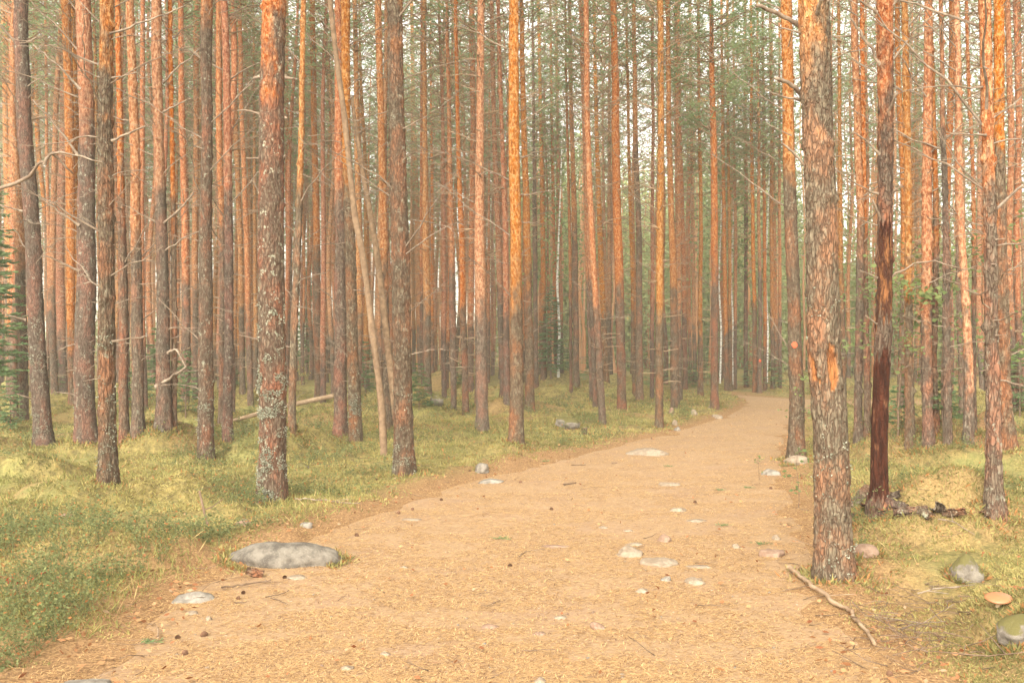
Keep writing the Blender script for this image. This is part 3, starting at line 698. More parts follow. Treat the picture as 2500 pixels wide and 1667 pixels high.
    link('crown', cm, root, (top_x, 0, 0), (0, 0, idx * 1.7), (1, 1, H / 17.0 if short else 1.0))
    cxf = lambda q: (float(np.interp(q, zs, cxs)), float(np.interp(q, zs, cys)))
    rf = lambda q: float(np.interp(q, zs, rs))
    g_n = 0 if near and ('largest' in label or peeled or 'big near' in label) else (24 if D < 13.5 else (26 if D < 24 else 18))
    if r[0] < .05: g_n = 6
    if D < 30:
        if g_n: add_branches(root, D, cxf, rf, .9, min(vis, 9.5), g_n, 70 + idx)
    if D > 17:
        kind(link('dead_twig_mass', TW[idx % 7], root, (px[1] * .3, 0, 0), (0, 0, idx * 2.1), 1.0), 'stuff')
    PLACED.append((x0, D))
    return dict(root=root, D=D, k=k, z0=z0, x0=x0, cx=cxf, r=rf, zs=zs, label=label)
BUILT = [build_pine(i, r) for i, r in enumerate(PINES)]
def find(s): return next(b for b in BUILT if s in b['label'])

def branch_between(t, p0, ptip, w0, w1, mids=(), dy=(0, 0), twigs=3, seed=0, mat='dead'):
    """a branch of a given tree from photo points, at the tree's own distance"""
    P = [p0, *mids, ptip]; n = len(P); k = t['k']; g = np.random.default_rng(seed)
    W = []
    for i, (x, y) in enumerate(P):
        yy = dy[0] + (dy[1] - dy[0]) * i / (n - 1); kk = (t['D'] + yy) / F
        W.append(((x - CX) * kk - t['x0'], yy, CH - (y - HY) * kk - t['z0']))
    W = np.array(W); u = np.linspace(0, n - 1, 9)
    Q = np.stack([np.interp(u, range(n), W[:, c]) for c in range(3)], -1)
    Q[1:-1] = (Q[:-2] + 2 * Q[1:-1] + Q[2:]) / 4
    L = np.linalg.norm(Q[-1] - Q[0]); Q[1:-1] += g.normal(0, .012 * L, (7, 3))
    Q = np.concatenate([Q[:1] + (Q[:1] - Q[1:2]) * .35, Q])
    b = MB(); rad = np.linspace(w0, w1, 10) * .5 * k; rad[0] *= 1.5; rad[1] *= 1.3
    b.tube(Q, rad * (1 + .1 * g.normal(0, 1, 10)), 8)
    for q in range(twigs):
        i = g.integers(3, 9); D = (Q[i] - Q[i - 1]) / np.linalg.norm(Q[i] - Q[i - 1]) + g.normal(0, .8, 3); D /= np.linalg.norm(D)
        b.tube(Q[i] + D * np.linspace(0, 1, 3)[:, None] * L * g.uniform(.12, .4), np.linspace(.2, .08, 3) * w0 * k * .5, 4)
    return link('dead_branch', b.mesh('dead_branch', M[mat]), t['root'])
big = find('largest nearest')
for i, a in enumerate([((1950, 60), (1846, 13), 12, 9, [(1900, 32)], 1), ((1956, 228), (1892, 191), 12, 8, [(1925, 202)], 1), ((1949, 243), (1868, 217), 7, 2, [(1905, 236)], 2),
        ((1966, 406), (1908, 350), 8, 5, [(1935, 370)], 0), ((1950, 80), (1871, 47), 5, 2, [(1905, 68)], 2), ((2006, 12), (2048, -12), 7, 4, [], 0), ((1930, 330), (1868, 300), 3, 1, [], 1)]):
    branch_between(big, a[0], a[1], a[2], a[3], a[4], (-.02 * i, -.1 - .05 * (i % 3)), a[5], 40 + i)
branch_between(big, (1990, 48), (2006, -6), 11, 8, [], (-.13, -.3), 0, 48)
pl = find('stripped off')
for i, a in enumerate([((2146, 154), (2078, 46), 8, 5, [(2110, 90)], 0), ((2172, 158), (2216, 99), 7, 5, [], 0), ((2138, 29), (2090, -5), 7, 5, [], 1), ((2176, 18), (2205, -14), 6, 4, [], 0),
        ((2145, 374), (2082, 322), 6, 3, [(2110, 340)], 1), ((2140, 472), (2036, 411), 5, 2, [(2090, 448)], 2), ((2138, 549), (2073, 526), 4, 2, [], 1), ((2152, 538), (2131, 488), 8, 5, [], 0),
        ((2177, 474), (2203, 451), 5, 3, [], 1), ((2140, 678), (2100, 660), 5, 3, [], 0), ((2174, 680), (2346, 655), 6, 3, [(2200, 655), (2264, 632), (2300, 640)], 2), ((2140, 790), (2112, 770), 4, 2, [], 0), ((2168, 278), (2191, 224), 8, 6, [], 0)]):
    branch_between(pl, a[0], a[1], a[2], a[3], a[4], (-.03, -.08 if i != 12 else -.2), a[5], 140 + i)
lp = find('big near pine')
for i, a in enumerate([((634, 279), (580, 270), 8, 4, [(605, 270)], 1), ((634, 188), (618, 192), 9, 6, [], 0), ((699, 190), (716, 193), 7, 5, [], 0), ((632, 387), (600, 386), 6, 3, [], 0),
        ((697, 287), (700, 290), 6, 5, [], 0), ((686, 390), (697, 380), 8, 6, [], 0), ((632, 470), (618, 440), 4, 2, [], 0), ((630, 829), (583, 818), 4, 2, [(605, 822)], 1)]):
    branch_between(lp, a[0], a[1], a[2], a[3], a[4], (-.02, -.04), a[5], 240 + i)
tp = find('thick pine with grey')
for i, a in enumerate([((190, 215), (150, 168), 4, 3, [], 1), ((192, 213), (80, 108), 6, 3, [(130, 150)], 1), ((185, 372), (80, 243), 6, 3, [(130, 300)], 2), ((190, 548), (100, 482), 6, 3, [(140, 515)], 1),
        ((190, 660), (104, 621), 6, 3, [(145, 638)], 2), ((205, 915), (160, 906), 5, 2, [(180, 903)], 2), ((190, 838), (138, 858), 5, 2, [(165, 845)], 4), ((188, 963), (138, 957), 4, 2, [], 2), ((188, 832), (137, 818), 3, 1, [], 0)]):
    branch_between(tp, a[0], a[1], a[2], a[3], a[4], (-.08, -.22), a[5], 340 + i)
fk = find('forking dead branches')
for i, a in enumerate([((412, 860), (455, 905 - 8), 7, 4, [(430, 850)], 0), ((385, 942), (455, 895), 9, 5, [(425, 915)], 1), ((400, 200), (487, 120), 5, 3, [(440, 160)], 1), ((398, 273), (468, 240), 5, 2, [], 1),
        ((400, 545), (473, 470), 6, 4, [(440, 510)], 0), ((402, 612), (486, 565), 4, 2, [(450, 580)], 1), ((392, 260), (350, 210), 4, 2, [], 1)]):
    branch_between(fk, a[0], a[1], a[2], a[3], a[4], (-.06, -.25), a[5], 440 + i)
lt = find('furthest left of the front')
for i, a in enumerate([((38, 105), (-4, 58), 6, 4, [], 1), ((66, 104), (92, 90), 5, 3, [], 0), ((52, 515), (-2, 500), 5, 3, [], 1), ((60, 780), (12, 768), 6, 3, [], 0), ((85, 975), (42, 962), 4, 2, [], 0), ((60, 215), (100, 190), 4, 2, [], 1)]):
    branch_between(lt, a[0], a[1], a[2], a[3], a[4], (-.05, -.2), a[5], 540 + i)
sb = find('slim brown pine')
for i, a in enumerate([((276, 80), (450, 15), 5, 3, [(360, 55)], 2), ((276, 190), (335, 176), 4, 2, [], 2), ((276, 343), (355, 308), 6, 3, [(315, 325)], 1), ((278, 833), (352, 822), 5, 3, [], 1), ((246, 190), (180, 175), 4, 2, [(205, 172)], 0)]):
    branch_between(sb, a[0], a[1], a[2], a[3], a[4], (-.05, -.15), a[5], 640 + i)
ms = find('near slope of the right mound')
for i, a in enumerate([((2404, 330), (2322, 327), 5, 3, [], 0), ((2430, 285), (2500, 235), 4, 2, [], 2), ((2432, 585), (2455, 582), 3, 2, [], 0), ((2432, 819), (2458, 817), 3, 2, [], 0)]):
    branch_between(ms, a[0], a[1], a[2], a[3], a[4], (-.05, -.1), a[5], 740 + i)

# wound, knob and paint marks
def skin_patch(t, name, mat, outline, lift=.006, seed=0, bulge=0.0):
    """patch lying on the trunk, outline given as (photo x, y) polygon rows: [(y, xl, xr), ...]"""
    V = []; n = 9
    for (y, xl, xr) in outline:
        z = CH - (y - HY) * t['k'] - t['z0']; cx, cy = t['cx'](z); r = t['r'](z) * (1.03) + lift
        for q in range(n):
            x = (xl + (xr - xl) * q / (n - 1) - CX) * t['k'] - t['x0'] - cx
            u = max(-.985, min(.985, x / r)); a = math.asin(u)
            rr = r + bulge * math.sin(math.pi * q / (n - 1)) + .004 * float(vnoise(q * .9, y * .2, 0, seed))
            V.append((cx + rr * math.sin(a), cy - rr * math.cos(a), z))
    m = len(outline); i = np.arange(m - 1)[:, None] * n; j = np.arange(n - 1)[None, :]
    Q = np.stack([i + j, i + n + j, i + n + j + 1, i + j + 1], -1).reshape(-1, 4)
    V = np.array(V); c = np.array([[t['cx'](v[2])[0], t['cx'](v[2])[1], v[2]] for v in V])
    Vi = c + (V - c) * .80
    K = len(V); bd = np.concatenate([np.arange(n), np.arange(1, m) * n + n - 1, (m - 1) * n + np.arange(n - 2, -1, -1), np.arange(m - 2, 0, -1) * n])
    side = np.stack([bd, np.roll(bd, -1), np.roll(bd, -1) + K, bd + K], -1)
    return link(name, mk_mesh(name, np.concatenate([V, Vi]), [np.concatenate([Q, side])], mat), t['root'])
mk = find('bright red paint'); skin_patch(mk, 'paint_mark', M['paint'], [(835, 1928, 1934), (838, 1925, 1937), (842, 1924, 1938), (846, 1926, 1937), (850, 1928, 1933)], .012)
mk = find('faint red paint'); skin_patch(mk, 'paint_mark', M['paint'], [(877, 1853, 1857), (881, 1851, 1859), (885, 1853, 1857)], .012)

# crusty lichen growing on the near trunks
def lichen(t, zlist, n, seed, spread=.10):
    g = np.random.default_rng(seed); P, O = [], []
    for (zc, w) in zlist:
        m = int(n * w); z = zc + g.normal(0, spread, m); a = -np.pi / 2 + g.normal(0, .8, m)
        z = np.clip(z, .03, 6)
        for q in range(m):
            cx, cy = t['cx'](z[q]); r = t['r'](z[q]) * (1.0 + .28 * math.exp(-z[q] / .16)) + .006
            P.append((cx + r * math.cos(a[q]), cy + r * math.sin(a[q]), z[q])); O.append((math.cos(a[q]), math.sin(a[q]), 0))
    P = np.array(P); O = np.array(O); keep = vnoise(P[:, 0] * 11, P[:, 1] * 11, P[:, 2] * 11, seed) > .05; P, O = P[keep], O[keep]
    n = len(P); PP = np.repeat(P, 3, 0) + g.normal(0, .008, (3 * n, 3)); D = np.repeat(O, 3, 0) * .22 + rdir(3 * n, g=g) * .8; D /= np.linalg.norm(D, axis=1)[:, None]
    V, Q = quads_cards(PP, D, perp(D, g), g.uniform(.010, .024, 3 * n), g.uniform(.008, .018, 3 * n))
    kind(link('lichen_growth', mk_mesh('lichen_growth', V, [Q], M['lichen'], False, {'tint': np.repeat(g.uniform(0, 1, 3 * n), 4)}), t['root']), 'stuff')
yz = lambda t, y: CH - (y - HY) * t['k'] - t['z0']
lichen(lp, [(yz(lp, y), w) for y, w in ((770, .7), (800, .2), (880, .5), (930, 1.2), (945, .8), (1010, 1.1), (1060, .7), (1120, .8), (1160, 1.0), (1200, .8))], 420, 1, .07)
lichen(big, [(yz(big, y), w) for y, w in ((745, .5), (780, .4), (1110, .7), (1130, .5), (1190, .7), (1300, .6), (1360, .8))], 50, 2, .09)
for s, ys_, q in (('brown pine nearest', ((1080, 1.0), (1110, .6), (980, .3), (1140, .6)), 180), ('slim brown pine', ((830, .4), (1050, .6), (960, .3), (1130, .6)), 130), ('straight brown pine with lichen', ((880, .6), (990, .9), (1050, .5), (1090, .5)), 160),
                  ('right one of the two', ((985, 1.2), (1010, .7), (1050, .6)), 170), ('furthest left of the front', ((790, .4), (870, .8), (930, .5), (1000, .9), (1050, .9)), 170), ('thick pine with grey', ((660, .5), (960, .6), (1000, .6)), 120), ('in front of the fallen log', ((950, .4), (1040, .9)), 90)):
    tt = find(s); lichen(tt, [(yz(tt, y), w) for y, w in ys_], q, 17 + len(s), .08)

# ------------------------------------------------------------------ the pines that stand in the crowd behind
def far_trunk(seed):
    g = np.random.default_rng(seed); H = 16.5
    zs = np.concatenate([np.arange(-.3, 12, .22), np.linspace(12.2, H, 6)])
    cx = .16 * vnoise(zs / 4, .3, 0, seed) * np.clip(zs / 2, 0, 1); cy = .1 * vnoise(zs / 4, .3, 0, seed + 1) * np.clip(zs / 2, 0, 1)
    r = np.interp(zs, [-.3, .4, 6, 11, 16.5], [.100, .092, .072, .050, .010])
    V, Q = trunk_verts(zs, cx, cy, r, 12, seed, .008, .005, 4, .35, True)
    n0 = len(V); fl = flakes(V, 12, zs, 4, 260, seed, .035)
    return mk_mesh('trunk', np.concatenate([V, fl[0]]), [np.concatenate([Q, fl[1] + n0])], M['bark'])
FT = [far_trunk(2000 + 31 * i) for i in range(8)]
ZONES = [  # px range, distance range, count, label, group
 ((-60, 640), (21, 60), 90, 'slim orange-brown pine in the dense crowd behind the left front row', 'pines in the crowd at the left'),
 ((640, 1240), (24, 60), 66, 'slim orange pine in the dense crowd behind the middle left row', 'pines in the crowd left of the middle'),
 ((1240, 1720), (34, 56), 20, 'thin orange pine in the thinner crowd left of the path end', 'pines in the crowd left of the path end'),
 ((1730, 1960), (40, 54), 6, 'thin far pine in the light green gap beyond the path end', 'pines beyond the path end'),
 ((1960, 2560), (20, 46), 30, 'slim pine in the open crowd behind the right mound', 'pines in the crowd at the right')]
g = np.random.default_rng(77); cnt = 0
for (pa, pb), (da, db), n, label, group in ZONES:
    made, tries = 0, 0
    while made < n and tries < 6000:
        tries += 1
        D = math.sqrt(g.uniform(da * da, db * db)); px = g.uniform(pa, pb); x = (px - CX) / F * D
        if path_sd(np.array([x]), np.array([D]))[0] < .9 or (x > 6.3 and x < 11.5 and D < 37 and px < 1960): continue
        if min((x - a) ** 2 + (D - b) ** 2 for a, b in PLACED) < (.95 if px < 1700 else 1.3) ** 2: continue
        PLACED.append((x, D)); z = float(hgt(np.array([x]), np.array([D]))[0])
        root = bpy.data.objects.new('pine_tree', None); C.objects.link(root); root.location = (x, D, z - .03); root.empty_display_size = .3
        tag(root, label, 'pine tree', group)
        s = g.uniform(.66, 1.18); lean = g.normal(0, .012, 2); rz = g.uniform(0, 6.28); i = cnt
        root.rotation_euler = (lean[0], lean[1], rz)
        tr = link('trunk', FT[i % 8], root, scale=(s, s, 1)); tr['bark_line'] = float(g.uniform(1.2, 3.4)); tr['bark_mix'] = 2.6; tr['lichen'] = .3
        link('crown', CR[(i * 3 + 1) % 5], root, (0, 0, g.uniform(-1.0, 1.0)), (0, 0, g.uniform(0, 6)), (g.uniform(.9, 1.2),) * 2 + (.76 if 1690 < px < 1960 else 1,))
        kind(link('dead_twig_mass', TW[(i * 5 + 2) % 7], root, (0, 0, 0), (0, 0, g.uniform(0, 6)), (g.uniform(.8, 1.25),) * 2 + (g.uniform(.95, 1.05),)), 'stuff')
        made += 1; cnt += 1

# far-off woods that read as one mass
def far_pines():
    g = np.random.default_rng(5); b = MB(); P, L, T = [], [], []
    for q in range(520):
        px = g.uniform(-250, 1260) if q < 290 else (g.uniform(1240, 1990) if q < 410 else g.uniform(1960, 2750))
        D = g.uniform(60, 94) if px < 1960 else g.uniform(50, 74); x = (px - CX) / F * D; z0 = float(hgt(np.array([x]), np.array([D]))[0])
        zz = np.linspace(-.3, 15, 7); r = g.uniform(.07, .13)
        b.tube(np.stack([x + .1 * g.normal(0, 1, 7), np.full(7, D), z0 + zz], -1), np.linspace(r, r * .4, 7), 6, tint=g.uniform(0, 1))
        m = 170 if px < 1260 else 110
        zc = g.beta(1.6, 1.4, m) * 10.5 + 7.0; th = g.uniform(0, 6.28, m); rr = g.uniform(.2, 1.0, m) ** .6 * 2.3 * (1.05 - np.abs(zc - 11.5) / 8)
        P.append(np.stack([x + rr * np.cos(th), D + rr * np.sin(th), z0 + zc], -1)); L.append(np.full(m, .42)); T.append(np.clip(g.uniform(0, .8) + g.uniform(-.2, .2, m), 0, .85))
    P, L, T = map(np.concatenate, (P, L, T)); n = len(P); D_ = rdir(n, -.3, 1, g)
    V, Q = quads_cards(P, D_, perp(D_, g), L * g.uniform(.6, 1.2, n), L * .3)
    bv, bf = np.concatenate(b.v), np.concatenate(b.f[4])
    me = mk_mesh('far_pine_wood', np.concatenate([bv, V]), [np.concatenate([bf, Q + len(bv)])], M['needle'], False, {'tint': np.concatenate([np.concatenate(b.t), np.repeat(T, 4)])})
    t = NT('far_pine_trunks'); c = t.mix(t.attr('tint'), (.36, .15, .055), (.44, .24, .13)); me.materials.append(t.done(c, .9))
    mi = np.zeros(len(me.polygons), np.int32); mi[:len(bf)] = 1; me.polygons.foreach_set('material_index', mi)
    kind(link('far_pine_wood', me), 'stuff')
far_pines()
def far_bushes():
    g = np.random.default_rng(6); P, T, L = [], [], []
    for q in range(520):
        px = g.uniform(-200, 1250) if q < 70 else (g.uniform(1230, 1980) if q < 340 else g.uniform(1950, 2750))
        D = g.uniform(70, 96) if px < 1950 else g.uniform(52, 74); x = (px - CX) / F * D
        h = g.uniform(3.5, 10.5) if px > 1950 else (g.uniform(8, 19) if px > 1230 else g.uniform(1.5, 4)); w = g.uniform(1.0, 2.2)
        m = int(150 * h * w / 4); z0 = float(hgt(np.array([x]), np.array([D]))[0])
        d = rdir(m, g=g) * (g.random(m) ** .4)[:, None]
        P.append(np.stack([x + d[:, 0] * w, D + d[:, 1] * w, z0 + h * .5 + d[:, 2] * h * .55], -1)); T.append(np.clip(g.uniform(.05, .75) + g.uniform(-.25, .25, m) + (g.random(m) < .03) * .5, 0, 1)); L.append(np.full(m, .30))
    P, T, L = map(np.concatenate, (P, T, L)); P = P[:]; ok = P[:, 2] > -.2; P, T, L = P[ok], T[ok], L[ok]; n = len(P); D_ = rdir(n, g=g)
    V, Q = quads_cards(P, D_, perp(D_, g), L * g.uniform(.6, 1.2, n), L * .55)
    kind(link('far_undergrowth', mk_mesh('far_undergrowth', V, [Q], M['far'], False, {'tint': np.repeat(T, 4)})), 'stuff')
far_bushes()

# ------------------------------------------------------------------ other stems: leaning dead stems, birches, log
def stem(name, label, cat, P3, rad, mat, branches=0, seed=0, k=12):
    P3 = np.asarray(P3, float); o = P3[0].copy(); u = np.linspace(0, len(P3) - 1, 40)
    Q = np.stack([np.interp(u, range(len(P3)), P3[:, c]) for c in range(3)], -1) - o; rr = np.interp(u, np.linspace(0, len(P3) - 1, len(rad)), rad)
    g = np.random.default_rng(seed); Q[1:-1] = (Q[:-2] + 2 * Q[1:-1] + Q[2:]) / 4
    rr = rr * (1 + .06 * g.normal(0, 1, 40))
    root = bpy.data.objects.new(name, None); C.objects.link(root); root.location = o; root.empty_display_size = .2; tag(root, label, cat)
    b = MB(); b.tube(Q, rr, k); link('trunk', b.mesh('trunk', mat), root)
    for q in range(branches):
        i = g.integers(6, 38); a = g.uniform(0, 6.28)
        link('dead_branch', BR['flat'][g.integers(7)], root, Q[i], (0, g.uniform(-.6, .1), a), g.uniform(.2, .6))
    return root
def pxd(px, py, D): return ((px - CX) / F * D, D, CH - (py - HY) / F * D)
x, D, z = at(938, 1112)
stem('dead_stem', 'tan dead stem leaning left across the twin pines, bent and long', 'dead tree', [(x, D, z - .1)] + [pxd(a, b, D + c) for a, b, c in ((932, 983, .03), (909, 810, .1), (900, 726, .15), (882, 600, .2), (866, 532, .25), (842, 292, .3), (820, 133, .4), (805, 0, .5), (790, -130, .5))],
     np.array([20, 18, 17, 16, 16, 15, 14, 13, 12, 11]) * .5 * D / F, M['stem'], 6, 3)
x, D, z = at(976, 1075)
stem('dead_stem', 'pale broken dead stem leaning left with a snapped top, behind the brown path-side pine', 'dead tree', [(x, D, z - .1)] + [pxd(a, b, D + .2) for a, b in ((943, 814), (934, 726), (917, 600), (906, 532), (882, 399), (858, 239))],
     np.array([19, 17, 16, 16, 15, 13, 8]) * .5 * D / F, M['stem'], 5, 4)
D = 19.6; x, Dg, z = at(463, 1062)
P = [(x - .2, Dg - .1, z + .04), pxd(520, 1040, 19.2), pxd(600, 1018, 19.6), pxd(700, 990, 20.3), pxd(815, 966, 20.9)]
stem('fallen_log', 'thin pale fallen log slanting up to the right behind the big lichen pine', 'log', P, np.array([8, 9, 10, 12, 13]) * .5 * 19.6 / F, M['log'], 4, 5)
for px, yb, w, lab in ((1363, 908, 7, 'white birch stem between two thin orange pines left of the path'), (1392, 905, 4, 'thin pale birch stem in front of the light green gap'), (1788, 925, 5, 'white birch stem beyond the path end, left of the grey-brown pine'),
                       (1872, 925, 5, 'white birch stem beyond the path end, right of the red-dotted far pine'), (1758, 925, 5, 'white birch stem just right of the brown bend pine')):
    x, D, z = at(px, yb + 12); k = D / F
    r_ = stem('birch_tree', lab, 'birch tree', [(x, D, z - .1), (x + .05, D, z + 2), (x - .05, D, z + 4), (x + .1, D, z + 8), (x + .2, D, z + 12)], np.array([w, w * .9, w * .8, w * .5, 1]) * .5 * k, M['birch'], 0, px)
    g = np.random.default_rng(px); m = 900; zc = g.uniform(4, 13, m); th = g.uniform(0, 6.28, m); rr = g.uniform(.1, 1, m) ** .6 * 1.5
    D_ = rdir(m, g=g); V, Q = quads_cards(np.stack([rr * np.cos(th), rr * np.sin(th), zc], -1), D_, perp(D_, g), np.full(m, .16), np.full(m, .10))
    link('crown', mk_mesh('crown', V, [Q], M['broad'], False, {'tint': np.repeat(g.uniform(0, .9, m), 4)}), r_)

# young spruces
def spruce_mesh(seed, h=1.6):
    g = np.random.default_rng(seed); b = MB(); z = .12 * h; P, D, L, W, T = [], [], [], [], []
    while z < h:
        k = z / h; Lz = .42 * min(h, 1.6 + .18 * h) * (1.02 - k) ** .8 + .03
        for q in range(g.integers(5, 8)):
            a = g.uniform(0, 6.28); l = Lz * g.uniform(.6, 1.1); d = np.array([math.cos(a), math.sin(a), g.uniform(-.25, .2)])
            b.tube(np.array([0, 0, z]) + d * np.linspace(0, 1, 3)[:, None] * l, np.linspace(.006, .002, 3), 3, cap=False)
            m = int(17 * l / .3) + 4
            u = g.uniform(.15, 1, m); side = np.cross(d, [0, 0, 1]); side /= np.linalg.norm(side)
            p = np.array([0, 0, z]) + d * (u * l)[:, None] + side * g.normal(0, .18, m)[:, None] * l * (1.1 - u)[:, None]
            dd = d + side * np.sign(g.normal(0, 1, m))[:, None] * .9 + g.normal(0, .25, (m, 3)); dd /= np.linalg.norm(dd, axis=1)[:, None]
            P.append(p); D.append(dd); f_ = min(max(h / 1.8, .8), 1.35); L.append(g.uniform(.7, 1.2, m) * .10 * f_); W.append(np.full(m, .026 * f_)); T.append(np.clip(g.uniform(.2, .8) + g.normal(0, .15, m), 0, 1))
        z += g.uniform(.05, .10) * min(max(h, 1.0), 1.5)
    b.tube(np.array([[0, 0, -.1], [0, 0, h * .5], [0, 0, h]]), [.02 * h / 1.6, .012 * h / 1.6, .003], 5)
    P, D, L, W, T = map(np.concatenate, (P, D, L, W, T)); V, Q = quads_cards(P, D, perp(D, g), L, W)
    return b.mesh('trunk', M['brown']), mk_mesh('crown', V, [Q], M['spruce'], False, {'tint': np.repeat(T, 4)})
def spruce(px, yb, ytop, label, seed):
    x, D, z = at(px, yb); h = (yb - ytop) * D / F
    tm, cm = spruce_mesh(seed, h); root = bpy.data.objects.new('young_spruce', None); C.objects.link(root); root.location = (x, D, z); tag(root, label, 'young spruce')
    link('trunk', tm, root); link('crown', cm, root)
for i, a in enumerate(((453, 1022, 862, 'bright green young spruce between the mound and the lichen-footed pine'), (384, 985, 800, 'dark green young spruce seen left of the much-branched pine'), (1023, 1003, 888, 'small young spruce right of the brown path-side pine'),
        (893, 960, 830, 'young spruce between the twin pines and the tan leaning stem'), (-45, 1005, 330, 'tall dark green spruce at the left edge of the photo'), (748, 915, 640, 'slender dark green spruce right of the big lichen pine'),
        (128, 962, 860, 'low young spruce behind the leaning grey pine'), (25, 1052, 930, 'small dark spruce at the left edge by the moss'), (315, 1000, 900, 'little spruce behind the thin maroon pine'), (1345, 925, 700, 'green spruce left of the white birch, far back'),
        (1600, 950, 850, 'dim young spruce behind the path-edge pine'), (1690, 945, 880, 'small spruce by the vivid orange pine'), (1890, 948, 870, 'dark young spruce beyond the right end of the visible path'), (1830, 944, 880, 'dark young spruce beyond the middle of the path end'),
        (2195, 1050, 940, 'young spruce just right of the stripped pine'), (2300, 1035, 900, 'young spruce behind the right mound between slim pines'), (2490, 1020, 860, 'dark green spruce at the right edge of the photo'), (1440, 935, 840, 'hazy young spruce among the middle pines'),
        (560, 960, 870, 'small spruce beyond the log between brown pines'), (1125, 945, 880, 'small spruce far behind the grey thin pine'), (2340, 1010, 920, 'low spruce behind the curved orange pine'), (1720, 940, 850, 'young spruce behind the inside of the path bend'))):
    spruce(*a, 800 + i)

# broad-leaved saplings
def sapling(px, yb, ytop, spread, nleaf, label, seed, tint=(0, .8), ls=.05):
    x, D, z = at(px, yb); h = (yb - ytop) * D / F; g = np.random.default_rng(seed)
    root = bpy.data.objects.new('sapling', None); C.objects.link(root); root.location = (x, D, z); tag(root, label, 'sapling')
    b = MB(); zz = np.linspace(-.05, h, 6); sp = np.stack([np.cumsum(g.normal(0, .02 * h, 6)), np.cumsum(g.normal(0, .02 * h, 6)), zz], -1); b.tube(sp, np.linspace(.008, .002, 6) * max(h, .6), 5)
    P = []
    for q in range(int(5 + 4 * h)):
        i = g.integers(2, 6); d = rdir(1, -.1, .6, g)[0]; l = spread * g.uniform(.4, 1); b.tube(sp[i] + d * l * np.linspace(0, 1, 3)[:, None], np.linspace(.003, .0015, 3) * max(h, .6), 3, cap=False)
        m = nleaf // int(5 + 4 * h); P.append(sp[i] + d * (l * g.uniform(.3, 1.1, m))[:, None] + g.normal(0, .05 * spread + .01, (m, 3)))
    P = np.concatenate(P); n = len(P); D_ = rdir(n, -.4, .4, g); V, Q = quads_cards(P, D_, perp(D_, g), g.uniform(.7, 1.2, n) * ls, np.full(n, ls * .6))
    link('stem', b.mesh('stem', M['brown']), root); link('foliage', mk_mesh('foliage', V, [Q], M['broad'], False, {'tint': np.repeat(g.uniform(*tint, n), 4)}), root)
for i, a in enumerate(((1953, 1240, 1110, .14, 40, 'thin leafy sapling growing right before the white boulder', (0, .4), .05), (1962, 1120, 930, .32, 110, 'yellow-green sapling beside the paint-marked pine', (.5, .9), .055), (1855, 1172, 1118, .08, 16, 'tiny sprout at the right edge of the path', (0, .4), .04),
        (2196, 1062, 700, 1.3, 520, 'light green leafy young tree right behind the stripped pine', (.1, .9), .06), (2300, 1040, 660, 1.4, 420, 'pale leafy young tree behind the right mound', (.2, .9), .09), (732, 960, 905, .5, 90, 'low sapling with yellow leaves right of the big lichen pine', (.75, 1), .06), (2440, 1010, 790, 1.0, 240, 'leafy young tree behind the grey flared pine', (.1, .8), .09),
        (2230, 1000, 620, 1.8, 420, 'leafy far young tree between the first two mound pines', (.2, .9), .11), (1550, 935, 870, .6, 120, 'low light green sapling by the grey-brown kinked-twig pine', (.2, .8), .08), (1725, 955, 895, .6, 130, 'light green bush left of the brown bend pine', (.2, .9), .08))):
    sapling(*a[:6], 860 + i, a[6], a[7])

# dry twiggy sprig at the foot of the two-coloured pine
# ------------------------------------------------------------------ stones, boulders, bark, mushroom, stump
import bmesh
def rock_mesh(sx, sy, sz, seed, mat, sub=4, rough=.22):
    bm = bmesh.new(); bmesh.ops.create_icosphere(bm, subdivisions=sub, radius=1)
    V = np.array([v.co for v in bm.verts]); n = vnoise(V[:, 0] * 1.3, V[:, 1] * 1.3, V[:, 2] * 1.3, seed) * rough + vnoise(V[:, 0] * 3.3, V[:, 1] * 3.3, V[:, 2] * 3.3, seed + 1) * rough * .4 + vnoise(V[:, 0] * 9, V[:, 1] * 9, V[:, 2] * 9, seed + 2) * rough * .13
    g = np.random.default_rng(seed); s = np.ones(len(V)) + n
    for q in range(4 if rough > .2 else 0):
        d = rdir(1, -.2, 1, g)[0]; lim = g.uniform(.72, .9); dot = (V * s[:, None]) @ d; ov = dot > lim; s[ov] *= (lim + .25 * (dot[ov] - lim)) / dot[ov]
    V = V * s[:, None] * np.array([sx, sy, sz])
    for v, c in zip(bm.verts, V): v.co = c
    me = bpy.data.meshes.new('stone'); bm.to_mesh(me); bm.free(); me.materials.append(mat); me.polygons.foreach_set('use_smooth', [True] * len(me.polygons)); return me
def rock(nm, x0, x1, y0, y1, mat, label, cat, seed, sink=.35, group=None, rz=0.0):
    """x0..x1 wide, y0..y1 high in the photo, resting at y1"""
    cx = (x0 + x1) / 2; x, D, z = at(cx, y1 - (y1 - y0) * .30); w = (x1 - x0) * D / F
    if nm == 'stone': sink = min(.68, sink + .16)
    ang = math.atan2(CH - z, D); vis = (y1 - y0) * D / F
    depth = min(w * .8, vis / max(math.sin(ang), .1) * (.42 if nm == 'boulder' else .75)); up = max((vis - depth * math.sin(ang)) / math.cos(ang), vis * .3, .012)
    hh = up / (2 * (1 - sink))
    o = link(nm, rock_mesh(w * (.445 if nm == 'boulder' else .48), depth * .5, hh, seed, mat, 4, .20 if nm == 'boulder' else .36), None, (x, D, z + hh - 2 * hh * sink), (0, 0, rz))
    return tag(o, label, cat, group)
S = M
